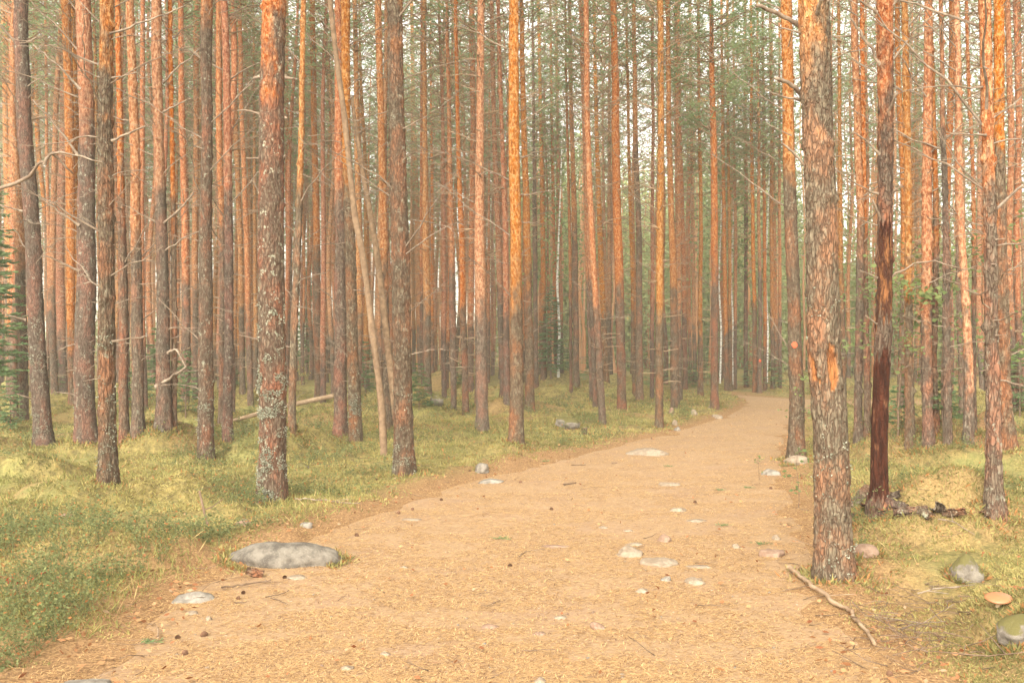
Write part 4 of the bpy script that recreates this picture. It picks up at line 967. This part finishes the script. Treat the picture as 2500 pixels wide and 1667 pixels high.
B = [('boulder', 551, 838, 1320, 1398, S['mossed_grey'], 'big flat grey boulder at the left edge of the path', .45),
     ('stone', 425, 532, 1440, 1474, S['grey_stone'], 'half-buried grey stone below the big flat grey boulder', .45),
     ('stone', 698, 754, 1400, 1417, S['pale_stone'], 'small pale stone under the right end of the big flat boulder', .45),
     ('stone', 150, 277, 1650, 1690, S['grey_stone'], 'grey stone cut by the bottom edge of the photo at the left', .35),
     ('stone', 1156, 1198, 1135, 1160, S['grey_stone'], 'rounded grey stone in the moss at the left path edge', .25),
     ('stone', 1167, 1234, 1168, 1183, S['grey_stone'], 'flat grey stone just below the rounded grey stone', .45),
     ('stone', 1529, 1632, 1095, 1116, S['pale_stone'], 'long pale stone ridge crossing the middle of the path', .5),
     ('stone', 1604, 1665, 1173, 1188, S['pale_stone'], 'low pale stone below the long stone ridge', .5),
     ('stone', 1630, 1682, 1237, 1252, S['pale_stone'], 'pale wedge stone at the centre of the path', .5),
     ('stone', 1671, 1726, 1263, 1275, S['pale_stone'], 'thin pale stone right of the pale wedge stone', .5),
     ('stone', 982, 1030, 1263, 1272, S['pale_stone'], 'flat light stone near the left side of the path', .5),
     ('stone', 1309, 1394, 1326, 1338, S['pink_stone'], 'long flat pinkish stone in the middle of the path', .5),
     ('stone', 1495, 1576, 1336, 1365, S['pale_stone'], 'left piece of the broken pale slab in the path', .45),
     ('stone', 1560, 1674, 1354, 1386, S['pale_stone'], 'largest middle piece of the broken pale slab in the path', .45),
     ('stone', 1672, 1736, 1376, 1389, S['pale_stone'], 'thin right piece of the broken pale slab in the path', .5),
     ('stone', 1600, 1646, 1306, 1327, S['pink_stone'], 'pinkish round stone above the broken pale slab', .45),
     ('stone', 1527, 1575, 1321, 1332, S['pale_stone'], 'small pale stone left of the pinkish round stone', .5),
     ('stone', 1520, 1547, 1292, 1299, S['pale_stone'], 'tiny pale stone above the broken slab', .5),
     ('stone', 1546, 1588, 1435, 1451, S['pale_stone'], 'oval pale stone below the broken slab', .45),
     ('stone', 1667, 1724, 1407, 1429, S['pale_stone'], 'pale pointed stone below the right piece of the broken slab', .45),
     ('stone', 1439, 1483, 1518, 1541, S['pink_stone'], 'rounded pinkish stone in the near middle of the path', .45),
     ('stone', 1177, 1221, 1520, 1537, S['pink_stone'], 'pink flat stone left of the near rounded pinkish stone', .5),
     ('stone', 926, 953, 1590, 1602, S['pale_stone'], 'small beige stone close to the lower left of the path', .45),
     ('stone', 831, 864, 1622, 1641, S['pale_stone'], 'bright whitish stone near the bottom edge, left of the middle', .4),
     ('stone', 1300, 1338, 1652, 1672, S['pale_stone'], 'bright whitish stone cut by the bottom edge, in the middle', .4),
     ('stone', 500, 518, 1503, 1519, S['pale_stone'], 'small round whitish stone on the left side of the path', .3),
     ('stone', 448, 485, 1490, 1502, S['pale_stone'], 'flat pale stone beside the small round whitish stone', .5),
     ('stone', 1858, 1904, 1147, 1164, S['grey_stone'], 'grey layered stone on the path before the white boulder', .45),
     ('boulder', 1914, 1980, 1115, 1143, S['pale_stone'], 'white boulder at the foot of the paint-marked pine', .25),
     ('boulder', 2075, 2148, 1330, 1370, S['pink_stone'], 'pinkish pale boulder right behind the foot of the big wounded pine', .25),
     ('boulder', 2316, 2400, 1366, 1428, S['moss_stone'], 'mossy grey boulder on the slope right of the path', .5),
     ('boulder', 2432, 2560, 1500, 1566, S['moss_stone'], 'large mossy boulder cut by the right edge near the bottom', .5),
     ('stone', 1849, 1915, 1337, 1365, S['pink_stone'], 'pinkish stone on the right path edge left of the big wounded pine', .5),
     ('stone', 1787, 1810, 1329, 1342, S['pale_stone'], 'small pale stone left of the pinkish path-edge stone', .5),
     ('stone', 1884, 1907, 1308, 1322, S['pale_stone'], 'pale tilted stone above the pinkish path-edge stone', .45),
     ('boulder', 1355, 1418, 1022, 1052, S['moss_stone'], 'mossy pale rock with a red leaf on the moss bank left of the path', .3),
     ('boulder', 1047, 1085, 970, 995, S['moss_stone'], 'small rounded mossy rock behind the left moss bank', .25),
     ('stone', 1632, 1645, 998, 1014, S['pink_stone'], 'small upright stone at the foot of the dark orange pine', .3),
     ('stone', 1730, 1752, 987, 1000, S['pale_stone'], 'pale stone in the moss near the brown bend pine', .4),
     ('stone', 1686, 1704, 1005, 1015, S['pale_stone'], 'pale stone in the moss left of the brown bend pine', .4),
     ('stone', 1735, 1768, 1012, 1022, S['pale_stone'], 'flat pale stone at the path edge below the brown bend pine', .5),
     ('stone', 1643, 1663, 1044, 1055, S['grey_stone'], 'small grey stone at the foot of the flaky path-edge pine', .4),
     ('stone', 1640, 1655, 1030, 1041, S['pale_stone'], 'small pale stone right of the flaky path-edge pine', .4),
     ('stone', 715, 760, 1130, 1148, S['moss_stone'], 'flat mossy stone in the moss right of the big lichen pine', .45),
     ('stone', 725, 765, 1272, 1288, S['grey_stone'], 'small grey stone in the litter right above the big flat boulder', .45),
     ('stone', 575, 615, 1268, 1284, S['pink_stone'], 'pinkish stone in the grass above the big flat boulder', .4),
     ('stone', 140, 178, 1250, 1268, S['pink_stone'], 'pinkish stone showing in the left mossy hump', .4),
     ('stone', 970, 998, 1380, 1388, S['pale_stone'], 'tiny flat pale stone on the left part of the path', .5),
     ('stone', 1460, 1490, 1284, 1291, S['pale_stone'], 'tiny pale stone left above the broken slab', .5),
     ('stone', 1345, 1385, 1500, 1512, S['pale_stone'], 'worn flush stone above the near rounded pinkish stone', .55),
     ('stone', 1300, 1335, 1538, 1552, S['pink_stone'], 'cluster stone just left of the near rounded pinkish stone', .5),
     ('stone', 1610, 1640, 1407, 1422, S['grey_stone'], 'cracked greyish stone left of the pale pointed stone', .5)]
for i, (nm, x0, x1, y0, y1, mt, lab, sink) in enumerate(B):
    rock(nm, x0, x1, y0, y1, mt, lab, 'boulder' if nm == 'boulder' else 'stone', 3000 + 7 * i, sink, 'boulders by the path' if nm == 'boulder' else 'stones in and along the path', random.uniform(-.2, .2))
# loose small pebbles in the path
g = np.random.default_rng(31); PB = [rock_mesh(1, .8, .5, 4000 + i, m, 2) for i, m in enumerate((S['pale_stone'], S['pink_stone'], S['grey_stone'], S['pale_stone']))]
made = 0
while made < 60:
    px, py = g.uniform(400, 2050), 1180 + 480 * g.random() ** .8; x, D, z = at(px, py)
    if path_sd(np.array([x]), np.array([D]))[0] > -.05: continue
    o = link('pebble', PB[made % 4], None, (x, D, z + .002), (0, 0, g.uniform(0, 6)), g.uniform(.005, .014)); tag(o, 'small pale pebble lying loose among the needles on the path', 'pebble', 'pebbles on the path'); made += 1
# pine cones
def cone_mesh():
    b = MB(); n = 11
    for r_ in range(7):
        zz = r_ / 6; rr = .018 * math.sin(math.pi * (.15 + .8 * zz)) + .003
        for q in range(n):
            a = 2 * math.pi * (q + .5 * (r_ % 2)) / n; c, s = math.cos(a), math.sin(a); o = np.array([c, s, 0]); t = np.array([-s, c, 0]); p = o * rr * .4 + np.array([0, 0, zz * .045])
            b.add([p - t * .004, p + t * .004, p + o * rr * .8 + t * .005 + [0, 0, .006], p + o * rr * .8 - t * .005 + [0, 0, .006]], [[0, 1, 2, 3]])
    b.tube([[0, 0, 0], [0, 0, .045]], .010, 6); return b.mesh('pine_cone', M['cone'], False)
CM = cone_mesh()
for px, py in ((922, 1172), (1345, 1245), (1272, 1180), (1150, 1152), (970, 1256), (1005, 1246), (875, 1310), (1250, 1383), (585, 1466), (590, 1450), (440, 1560), (490, 1555), (445, 1600), (1570, 1050), (1590, 1072), (1955, 1392), (690, 1412), (1660, 1010), (2170, 1652), (1080, 1222), (1885, 1195), (1700, 1228)):
    x, D, z = at(px, py); o = link('pine_cone', CM, None, (x, D, z + .009), (R(90), random.uniform(-.3, .3), random.uniform(0, 6)), random.uniform(.55, .85))
    tag(o, 'small dark pine cone lying in the needle litter', 'pine cone', 'pine cones on the ground')
# fallen branches and sticks
def ground_stick(name, label, pts, w, seed, mat='dead', lift=.01, twigs=0, cat='branch', group=None):
    W = []
    for i, (px, py) in enumerate(pts):
        x, D, z = at(px, py); W.append((x, D, z + lift))
    W = np.array(W); n = len(W); u = np.linspace(0, n - 1, 4 * n); g = np.random.default_rng(seed)
    Q = np.stack([np.interp(u, range(n), W[:, c]) for c in range(3)], -1); k = W[0, 1] / F; L = np.linalg.norm(W[-1] - W[0])
    Q[1:-1] += g.normal(0, .006, (len(Q) - 2, 3)) * min(1, L)
    b = MB(); o = Q[0].copy(); b.tube(Q - o, np.linspace(w, w * .6, len(Q)) * .5 * k * (1 + .08 * g.normal(0, 1, len(Q))), 7)
    for q in range(twigs):
        i = g.integers(2, len(Q)); D = g.normal(0, 1, 3); D[2] = abs(D[2]) * .5; D /= np.linalg.norm(D); b.tube(Q[i] - o + D * np.linspace(0, 1, 3)[:, None] * g.uniform(.1, .3), np.linspace(.004, .002, 3), 4)
    return tag(link(name, b.mesh(name, M[mat]), None, o), label, cat, group)
ground_stick('fallen_branch', 'long bare fallen branch lying diagonally at the right edge of the path', [(1926, 1392), (1950, 1412), (1985, 1440), (2030, 1478), (2075, 1500), (2085, 1515), (2115, 1550), (2137, 1586)], 11, 1, 'log', .025, 2)
ground_stick('stick', 'short dark stick lying alone on the path', [(1375, 1186), (1388, 1184), (1406, 1181)], 5, 2, 'brown', .012, 0, 'stick')
ground_stick('stick', 'thin bent twig on the path left of the long flat pinkish stone', [(1266, 1363), (1283, 1348), (1330, 1345)], 2, 3, 'dead', .01, 0, 'stick')
ground_stick('stick', 'stick lying below the big flat grey boulder', [(540, 1442), (590, 1436), (640, 1426), (662, 1424)], 5, 4, 'brown', .02, 1, 'stick')
ground_stick('stick', 'thin stick lying on the needles right below the big flat boulder', [(648, 1463), (690, 1454), (705, 1448)], 3, 5, 'brown', .015, 0, 'stick')
ground_stick('stick', 'dead stick lying on the moss right of the foot of the big lichen pine', [(720, 1225), (780, 1228), (850, 1236), (880, 1238)], 4, 6, 'dead', .03, 2, 'stick')
ground_stick('stick', 'thin dark stick on the far part of the path', [(1395, 1137), (1430, 1136)], 3, 7, 'brown', .01, 0, 'stick')
ground_stick('stick', 'small dark bark chip stick on the path near the long pale ridge', [(1493, 1132), (1507, 1132)], 4, 8, 'brown', .01, 0, 'stick')
ground_stick('stick', 'forked stick over the twig-filled ditch', [(2240, 1495), (2285, 1482), (2340, 1480)], 5, 9, 'dead', .12, 4, 'stick')
ground_stick('stick', 'bare stick reaching over the ditch towards the mossy boulder', [(2195, 1580), (2250, 1560), (2310, 1560)], 4, 10, 'dead', .10, 3, 'stick')
ground_stick('stick', 'long thin stick on the slope behind the bark pile', [(2290, 1280), (2330, 1290), (2380, 1318)], 3, 11, 'dead', .04, 2, 'stick')
ground_stick('stick', 'reddish stick lying at the lower right corner', [(2340, 1620), (2420, 1626), (2500, 1618)], 4, 12, 'brown', .05, 2, 'stick')
ground_stick('stick', 'pale stick standing out of the ground at the lower left of the path', [(385, 1565), (386, 1540)], 5, 13, 'log', .02, 0, 'stick')
# upright broken stick in the left moss
x, D, z = at(513, 1285)
b = MB(); b.tube([[0, 0, -.05], [-.05, 0, .12], [-.10, .02, .30]], [.012, .011, .009], 7); b.tube([[-.05, 0, .14], [.03, -.02, .17], [.12, -.02, .24]], [.006, .005, .003], 5)
tag(link('stick', b.mesh('stick', M['brown']), None, (x, D, z)), 'broken forked stick poking up from the left moss', 'stick')
# brushwood in the ditch
g = np.random.default_rng(91); b = MB()
for q in range(120):
    px, py = g.normal(2205, 95), g.normal(1525, 55)
    if px < 2075: continue
    x, D, z = at(px, min(max(py, 1400), 1640)); a = g.uniform(0, 6.28); l = g.uniform(.05, .20); d = np.array([math.cos(a), math.sin(a), g.uniform(-.1, .35)])
    t = np.linspace(-.5, 1, 4)[:, None]; b.tube(np.array([x, D, z + g.uniform(.01, .07)]) + d * l * t + g.normal(0, .008, (4, 3)), np.linspace(1, .5, 4) * g.uniform(.0016, .004), 5)
for q in range(260):
    px = g.uniform(250, 2450); py = 1120 + 540 * g.random(); x, D, z = at(px, py)
    sd_v = path_sd(np.array([x]), np.array([D]))[0]
    if sd_v < -.5 and g.random() < .8: continue
    a = g.uniform(0, 6.28); l = g.uniform(.04, .20); d = np.array([math.cos(a), math.sin(a), g.uniform(-.05, .2)])
    b.tube(np.array([x, D, z + .012]) + d * l * np.linspace(-.5, 1, 4)[:, None] + g.normal(0, .006, (4, 3)), np.linspace(1, .5, 4) * g.uniform(.0015, .0035), 4)
kind(link('brushwood_litter', b.mesh('brushwood_litter', M['brown'])), 'stuff')
# bark slabs under the stripped pine
def slab(px, py, L, W, rot, label, seed, lift=.04):
    x, D, z = at(px, py); g = np.random.default_rng(seed); n, m = 9, 6
    u = np.linspace(-.5, .5, n); v = np.linspace(-1, 1, m); U, Vv = np.meshgrid(u, v, indexing='ij')
    wv = W * .5 * (1 - .25 * np.abs(U) * 2 * g.uniform(.3, 1)) * (1 + .15 * vnoise(U * 7, .5, 0, seed))
    P = np.stack([U * L * (1 + .06 * vnoise(Vv * 3, U * 3, 0, seed)), Vv * wv, -.35 * W * Vv ** 2 + .01 * vnoise(U * 9, Vv * 3, 0, seed)], -1)
    T = P.copy(); T[..., 2] += .014 + .006 * vnoise(U * 14, Vv * 5, 0, seed + 1)
    i = np.arange(n - 1)[:, None] * m; j = np.arange(m - 1)[None, :]; Q = np.stack([i + j, i + m + j, i + m + j + 1, i + j + 1], -1).reshape(-1, 4); K = n * m
    bd = np.concatenate([np.arange(m), np.arange(1, n) * m + m - 1, (n - 1) * m + np.arange(m - 2, -1, -1), np.arange(n - 2, 0, -1) * m]); side = np.stack([bd, np.roll(bd, -1), np.roll(bd, -1) + K, bd + K], -1)
    me = mk_mesh('bark_slab', np.concatenate([P.reshape(-1, 3), T.reshape(-1, 3)]), [np.concatenate([Q[:, ::-1], Q + K, side])], M['slab_in'], True)
    me.materials.append(M['bark']); mi = np.zeros(len(me.polygons), np.int32); mi[len(Q):] = 1; me.polygons.foreach_set('material_index', mi)
    o = link('bark_slab', me, None, (x, D, z + lift), rot); o['bark_line'] = 20.0; o['bark_mix'] = 1.0; o['lichen'] = .8
    tag(o, label, 'bark slab', 'bark slabs under the stripped pine')
for i, a in enumerate(((2098, 1232, .34, .11, (.5, -.7, .5), 'bark slab propped against the left of the stripped pine', .10), (2118, 1250, .20, .12, (2.5, .25, 1.3), 'red-sided bark slab lying left below the stripped pine', .06), (2148, 1262, .15, .11, (2.5, -.4, 1.9), 'wide orange bark slab directly below the stripped pine', .06),
        (2186, 1250, .24, .10, (.7, .2, -.9), 'dark curled bark slab just right of the stripped pine foot', .06), (2222, 1256, .30, .10, (.3, -.15, -.3), 'grey bark slab in the middle of the strip pile', .05), (2256, 1262, .20, .09, (.5, .2, -1.3), 'narrow grey bark slab right of the middle of the pile', .05),
        (2292, 1262, .18, .11, (2.4, .3, .7), 'red bark slab near the right end of the pile', .06), (2330, 1268, .20, .08, (2.2, -.2, -.5), 'dark red bark slab at the right end of the pile', .05), (2082, 1264, .16, .08, (.2, .2, .8), 'small grey bark piece at the left end of the pile', .03),
        (2412, 1272, .14, .08, (.6, .2, .6), 'dark bark chunk below the pine on the mound slope', .04), (2164, 1240, .3, .08, (1.0, -.4, -.9), 'upturned bark strip against the foot of the stripped pine', .09))):
    slab(a[0], a[1], a[2] * .85, a[3] * .85, a[4], a[5], 60 + i, a[6] * .8)
# mushroom
x, D, z = at(2438, 1478); g = np.random.default_rng(3)
root = bpy.data.objects.new('mushroom', None); C.objects.link(root); root.location = (x, D, z); tag(root, 'orange-capped mushroom tilted in the moss by the right edge', 'mushroom')
def lathe(name, prof, mat, parent, rot=(0, 0, 0), k=24):
    p = np.array(prof); n = len(p); a = np.linspace(0, 2 * np.pi, k, endpoint=False)
    V = np.stack([p[:, None, 0] * np.cos(a) * (1 + .05 * vnoise(np.cos(a) * 2, np.sin(a) * 2, 0, 3)), p[:, None, 0] * np.sin(a), np.repeat(p[:, 1:], k, 1)], -1).reshape(-1, 3)
    i = np.arange(n - 1)[:, None] * k; j = np.arange(k)[None, :]; Q = np.stack([i + j, i + (j + 1) % k, i + k + (j + 1) % k, i + k + j], -1).reshape(-1, 4)
    return link(name, mk_mesh(name, V, [Q], mat), parent, (0, 0, 0), rot)
lathe('stalk', [(.002, -.03), (.018, -.03), (.015, .0), (.014, .045)], M['stalk'], root)
lathe('cap', [(.001, .062), (.03, .060), (.055, .056), (.070, .050), (.073, .044), (.070, .040)], M['cap'], root, (.18, -.1, 0)); lathe('gill', [(.070, .0395), (.04, .036), (.012, .030)], M['stalk'], root, (.18, -.1, 0))
# curled fungus / broken wood by the boulder
slab(622, 1412, .12, .06, (1.2, .3, .2), 'curled pale bark piece standing below the big flat boulder', 75, .04)
# cut stump
x, D, z = at(1427, 1062); zs = np.linspace(-.08, .13, 9)
V, Q = trunk_verts(zs, zs * 0, zs * 0, np.full(9, .042), 20, 71, .006, .004, 9, .5, False)
root = bpy.data.objects.new('tree_stump', None); C.objects.link(root); root.location = (x, D, z); tag(root, 'small cut tree stump on the moss bank right of the mossy pale rock', 'stump')
tr = link('trunk', mk_mesh('trunk', V, [Q], M['bark']), root); tr['bark_line'] = 20.0; tr['bark_mix'] = 1.0; tr['lichen'] = .5
a = np.linspace(0, 2 * np.pi, 20, endpoint=False); link('cut_face', mk_mesh('cut_face', np.concatenate([V[-20:] + [0, 0, .002], [[0, 0, .135]]]), [[[i, (i + 1) % 20, 20] for i in range(20)]], M['cut'], False), root)
# green sprigs on the path
def sprig(px, py, label, seed):
    x, D, z = at(px, py); g = np.random.default_rng(seed); m = 34; D_ = rdir(m, 0, .5, g); P = g.normal(0, .02, (m, 3)) * [1.6, .8, .1]; P[:, 2] = abs(P[:, 2]) + .008
    V, Q = quads_cards(P, D_, perp(D_, g), g.uniform(.03, .06, m), np.full(m, .006))
    tag(link('green_sprig', mk_mesh('green_sprig', V, [Q], M['spruce'], False, {'tint': np.repeat(g.uniform(.4, 1, m), 4)}), None, (x, D, z)), label, 'sprig', 'green sprigs on the path')
for i, (px, py, l) in enumerate(((1224, 1318, 'green sprig left of the long flat pinkish stone'), (1826, 1192, 'green sprig at the right side of the path below the layered stone'), (1766, 1285, 'green sprig right of the thin pale stone'), (1330, 1128, 'green sprig at the far left path edge'), (1860, 1331, 'green sprig above the pinkish path-edge stone'), (1632, 1140, 'green sprig below the long pale ridge'), (370, 1572, 'green sprig by the standing pale stick at lower left'), (1757, 1198, 'tiny green sprig right of the low pale stone'))): sprig(px, py, l, 30 + i)
# branch reaching in from a pine just outside the left edge
D = 7.6; x = (-330 - CX) / F * D; z0 = float(hgt(np.array([x]), np.array([D]))[0])
root = bpy.data.objects.new('pine_tree', None); C.objects.link(root); root.location = (x, D, z0); tag(root, 'pine outside the left edge whose bare crooked branch reaches into the photo', 'pine tree')
tr = link('trunk', FT[2], root, scale=(1.2, 1.2, 1)); tr['bark_line'] = 4.0; tr['bark_mix'] = 2.6; tr['lichen'] = .5; link('crown', CR[1], root)
tt = dict(D=D, k=D / F, x0=x, z0=z0, root=root)
branch_between(tt, (-330, 560), (112, 395), 12, 7, [(-150, 520), (0, 465), (60, 428), (105, 398)], (0, 0), 0, 8)
branch_between(tt, (110, 398), (250, 396), 8, 3, [(118, 372), (150, 374), (200, 384)], (0, -.1), 2, 9)
branch_between(tt, (128, 374), (178, 424), 7, 3, [(150, 395)], (0, .1), 1, 10)

# ------------------------------------------------------------------ ground cover
def scatter(n, dmin, dmax, g, pw=1.0, pxr=(-60, 2560)):
    D = dmin * (dmax / dmin) ** g.random(n) if pw == 1 else dmin + (dmax - dmin) * g.random(n) ** pw
    px = g.uniform(*pxr, n); return (px - CX) / F * D, D
def moss(n, dmin, dmax, seed, base_len):
    g = np.random.default_rng(seed); x, y = scatter(n, dmin, dmax, g); sd = path_sd(x, y) + .25 * vnoise(x * 1.3, y * 1.3, 0, 5) + .15 * vnoise(x * 5, y * 5, 0, 6)
    mnd = np.exp(-(((x - 6.3) / 1.5) ** 2 + ((y - 13.7) / 1.2) ** 2)); ok = (g.random(n) > mnd * .9) & (sd > .12) & (g.random(n) < sstep(.0, .8, sd)) & ((vnoise(x / .35, y / .35, 0, 61) + .6 * vnoise(x / .12, y / .12, 0, 62)) > -.50) & (vnoise(x / .75, y / .75, 0, 66) + .5 * vnoise(x / .2, y / .2, 0, 67) < .62)
    x, y = x[ok], y[ok]; n = len(x); z = hgt(x, y)
    P = np.stack([x, y, z - .004], -1); D = rdir(n, .15, 1, g); sc = base_len * (.6 + y / 12)
    V, Q = quads_cards(P, D, perp(D, g), sc * g.uniform(.6, 1.4, n), sc * g.uniform(.16, .3, n))
    t = np.clip(.52 + .75 * fbm(x / .9, y / .9, 0, 63) + .25 * vnoise(x / .2, y / .2, 0, 64) + g.normal(0, .15, n), 0, .84); t = np.where(g.random(n) < .045, .97, t)
    return V, Q, np.repeat(t, 4)
V, Q, T = moss(560000, 4.2, 34, 1, .030)
def moss_rings():
    """taller moss and litter crowding the feet of trunks and boulders"""
    g = np.random.default_rng(44); XY = []
    for t in BUILT:
        if t['D'] < 22:
            m = 420; a = g.uniform(0, 6.28, m); q = t['r'](.1) * 1.25 + np.abs(g.normal(0, .10, m)); XY.append(np.stack([t['x0'] + q * np.cos(a), t['D'] + q * np.sin(a)], -1))
    for (nm, x0, x1, y0, y1, *_r) in B:
        if nm != 'boulder': continue
        x, D, z = at((x0 + x1) / 2, y1 - (y1 - y0) * .3); w = (x1 - x0) * D / F; m = 800; a = g.uniform(-.6, 4.3, m)
        q = 1 + np.abs(g.normal(0, .12, m)); XY.append(np.stack([x + .46 * w * q * np.cos(a), D + .36 * w * q * np.sin(a)], -1))
    P = np.concatenate(XY); x, y = P[:, 0], P[:, 1]; n = len(x); D_ = rdir(n, .35, 1, g)
    V, Q = quads_cards(np.stack([x, y, surf(x, y) - .004], -1), D_, perp(D_, g), g.uniform(.03, .085, n), g.uniform(.006, .012, n) * (.7 + y / 14))
    return V, Q, np.repeat(np.where(g.random(n) < .2, .97, g.uniform(0, .8, n)), 4)
V2, Q2, T2 = moss_rings(); Q = np.concatenate([Q, Q2 + len(V)]); V = np.concatenate([V, V2]); T = np.concatenate([T, T2])
kind(link('moss', mk_mesh('moss', V, [Q], M['moss'], False, {'tint': T})), 'stuff')
def grass(n, seed):
    g = np.random.default_rng(seed); x, y = scatter(n, 4.3, 30, g); sd = path_sd(x, y)
    ok = (sd > .15) & (vnoise(x / .8, y / .8, 0, 71) + .6 * vnoise(x / .25, y / .25, 0, 72) > .12 + .25 * (x > 1)); x, y = x[ok], y[ok]; n = len(x)
    P = np.stack([x, y, hgt(x, y) - .01], -1); D = rdir(n, .55, 1, g); sc = (.6 + y / 16)
    V, Q = quads_cards(P, D, perp(D, g), .11 * sc ** .5 * g.uniform(.5, 1.4, n), .005 * sc * g.uniform(.7, 1.4, n))
    t = np.clip(g.uniform(0, .9, n), 0, .84); t = np.where(g.random(n) < .12, .97, t); return V, Q, np.repeat(t, 4)
V, Q, T = grass(48000, 2); kind(link('grass', mk_mesh('grass', V, [Q], M['grass'], False, {'tint': T})), 'stuff')
def bilberry(n, seed):
    g = np.random.default_rng(seed); x, y = scatter(n, 4.4, 30, g); sd = path_sd(x, y)
    m_ = vnoise(x / 1.3, y / 1.3, 0, 81) + .7 * vnoise(x / .4, y / .4, 0, 82)
    ok = (sd > .3) & (m_ > .30 - .35 * np.exp(-((x + 2.6) ** 2 + (y - 6.6) ** 2) / 1.2)); x, y = x[ok], y[ok]
    z = hgt(x, y); b = MB(); P, D = [], []; S_ = []
    for i in range(len(x)):
        h = g.uniform(.10, .29); sc = .75 + y[i] / 22
        for q in range(g.integers(2, 4)):
            d = rdir(1, .6, 1, g)[0]; p0 = np.array([x[i], y[i], z[i] - .01]); p1 = p0 + d * h
            b.add([p0 + [.0018 * sc, 0, 0], p0 - [.0018 * sc, 0, 0], p1 - [.0008, 0, 0], p1 + [.0008, 0, 0]], [[0, 1, 2, 3]], .2)
            m = g.integers(7, 13); u = g.uniform(.35, 1.05, m); P.append(p0 + d * (h * u)[:, None] + g.normal(0, .022, (m, 3)) * [1, 1, .6]); D.append(rdir(m, -.2, .7, g)); S_.append(np.full(m, sc))
    P, D, S_ = map(np.concatenate, (P, D, S_)); n = len(P); V, Q = quads_cards(P, D, perp(D, g), .021 * S_ * g.uniform(.7, 1.3, n), .013 * S_ * g.uniform(.7, 1.2, n))
    t = np.clip(g.uniform(0, 1, n) * .84, 0, .84); t = np.where(g.random(n) < .07, .97, t)
    b.add(V, Q, np.repeat(t, 4)); return b.mesh('bilberry_shrubs', M['bilb'], False)
kind(link('bilberry_undergrowth', bilberry(12500, 3)), 'stuff')
def needles(n, seed):
    g = np.random.default_rng(seed); x, y = scatter(n, 4.2, 30, g, pxr=(0, 2500)); sd = path_sd(x, y)
    pr = np.where(sd < 0, 1, np.exp(-sd / .35)); mnd = np.exp(-(((x - 6.3) / 1.7) ** 2 + ((y - 13.7) / 1.2) ** 2)); cl = sstep(-.55, .25, vnoise(x / .55, y / .35, 0, 91) + .7 * vnoise(x / .16, y / .12, 0, 92)); ok = g.random(n) < np.maximum(pr * (.25 + .75 * cl), np.maximum(.10, .45 * mnd)); x, y, sd = x[ok], y[ok], sd[ok]; n = len(x)
    z = surf(x, y) + np.where(sd > .25, .012, .003); a = g.uniform(0, 6.28, n); D = np.stack([np.cos(a), np.sin(a), g.normal(.02, .10, n)], -1); D /= np.linalg.norm(D, axis=1)[:, None]
    U = np.cross(D, [0, 0, 1.0]); U /= np.linalg.norm(U, axis=1)[:, None]; P = np.stack([x, y, z], -1); L = g.uniform(.03, .065, n) * (.8 + y / 25); W = .0025 * (.75 + y / 9) * g.uniform(.6, 1.3, n)
    V, Q = quads_cards(P - D * L[:, None] * .3, D, U, L, W); t = np.clip(g.normal(.45, .30, n), 0, .84); t = np.where(g.random(n) < .10, .97, t); return V, Q, np.repeat(t, 4)
V, Q, T = needles(560000, 4); kind(link('needle_litter', mk_mesh('needle_litter', V, [Q], M['pneedle'], False, {'tint': T})), 'stuff')
def leaves(n, seed):
    g = np.random.default_rng(seed); x, y = scatter(n, 4.3, 26, g); sd = path_sd(x, y); ok = g.random(n) < np.where(sd < -.3, .12, np.exp(-np.abs(sd - .15) / .55) + .12); x, y = x[ok], y[ok]; n = len(x)
    P = np.stack([x, y, surf(x, y) + .02], -1); D = rdir(n, -.15, .35, g); V, Q = quads_cards(P, D, perp(D, g), g.uniform(.02, .055, n), g.uniform(.015, .03, n)); return V, Q, np.repeat(g.uniform(0, 1, n), 4)
V, Q, T = leaves(5200, 5); kind(link('leaf_litter', mk_mesh('leaf_litter', V, [Q], M['leaflit'], False, {'tint': T})), 'stuff')
# red-leaved sprigs at the lower left
x, D, z = at(52, 1462); g = np.random.default_rng(8)
root = bpy.data.objects.new('red_shrub', None); C.objects.link(root); root.location = (x, D, z); tag(root, 'little shrub with red autumn leaves at the lower left edge', 'shrub')
b = MB()
P = []
for q in range(5):
    d = rdir(1, .75, 1, g)[0]; b.tube(d * np.linspace(0, .2, 3)[:, None], [.002, .0015, .001], 4); P.append(d * g.uniform(.1, .21, 4)[:, None] + g.normal(0, .016, (4, 3)))
P = np.concatenate(P); n = len(P); D_ = rdir(n, -.3, .5, g); V, Q = quads_cards(P, D_, perp(D_, g), np.full(n, .028), np.full(n, .017))
link('stem', b.mesh('stem', M['brown']), root); link('foliage', mk_mesh('foliage', V, [Q], M['red'], False, {'tint': np.repeat(g.uniform(0, 1, n), 4)}), root)

# ------------------------------------------------------------------ thin forest haze
HAZE = 0.0019
t = NT('haze_air'); vol = t.n('ShaderNodeVolumePrincipled'); vol.inputs['Color'].default_value = (.95, .93, .82, 1); vol.inputs['Density'].default_value = HAZE
t.l(vol.outputs[0], t.out.inputs['Volume'])
x0, x1, y0, y1, z0_, z1 = -900, 900, -60, 960, -3.0, 24.0
V = [(x, y, z) for z in (z0_, z1) for y in (y0, y1) for x in (x0, x1)]
if HAZE > 0:
    kind(link('haze', mk_mesh('haze', V, [[[0, 2, 3, 1], [4, 5, 7, 6], [0, 1, 5, 4], [2, 6, 7, 3], [0, 4, 6, 2], [1, 3, 7, 5]]], t.m, False)), 'stuff')
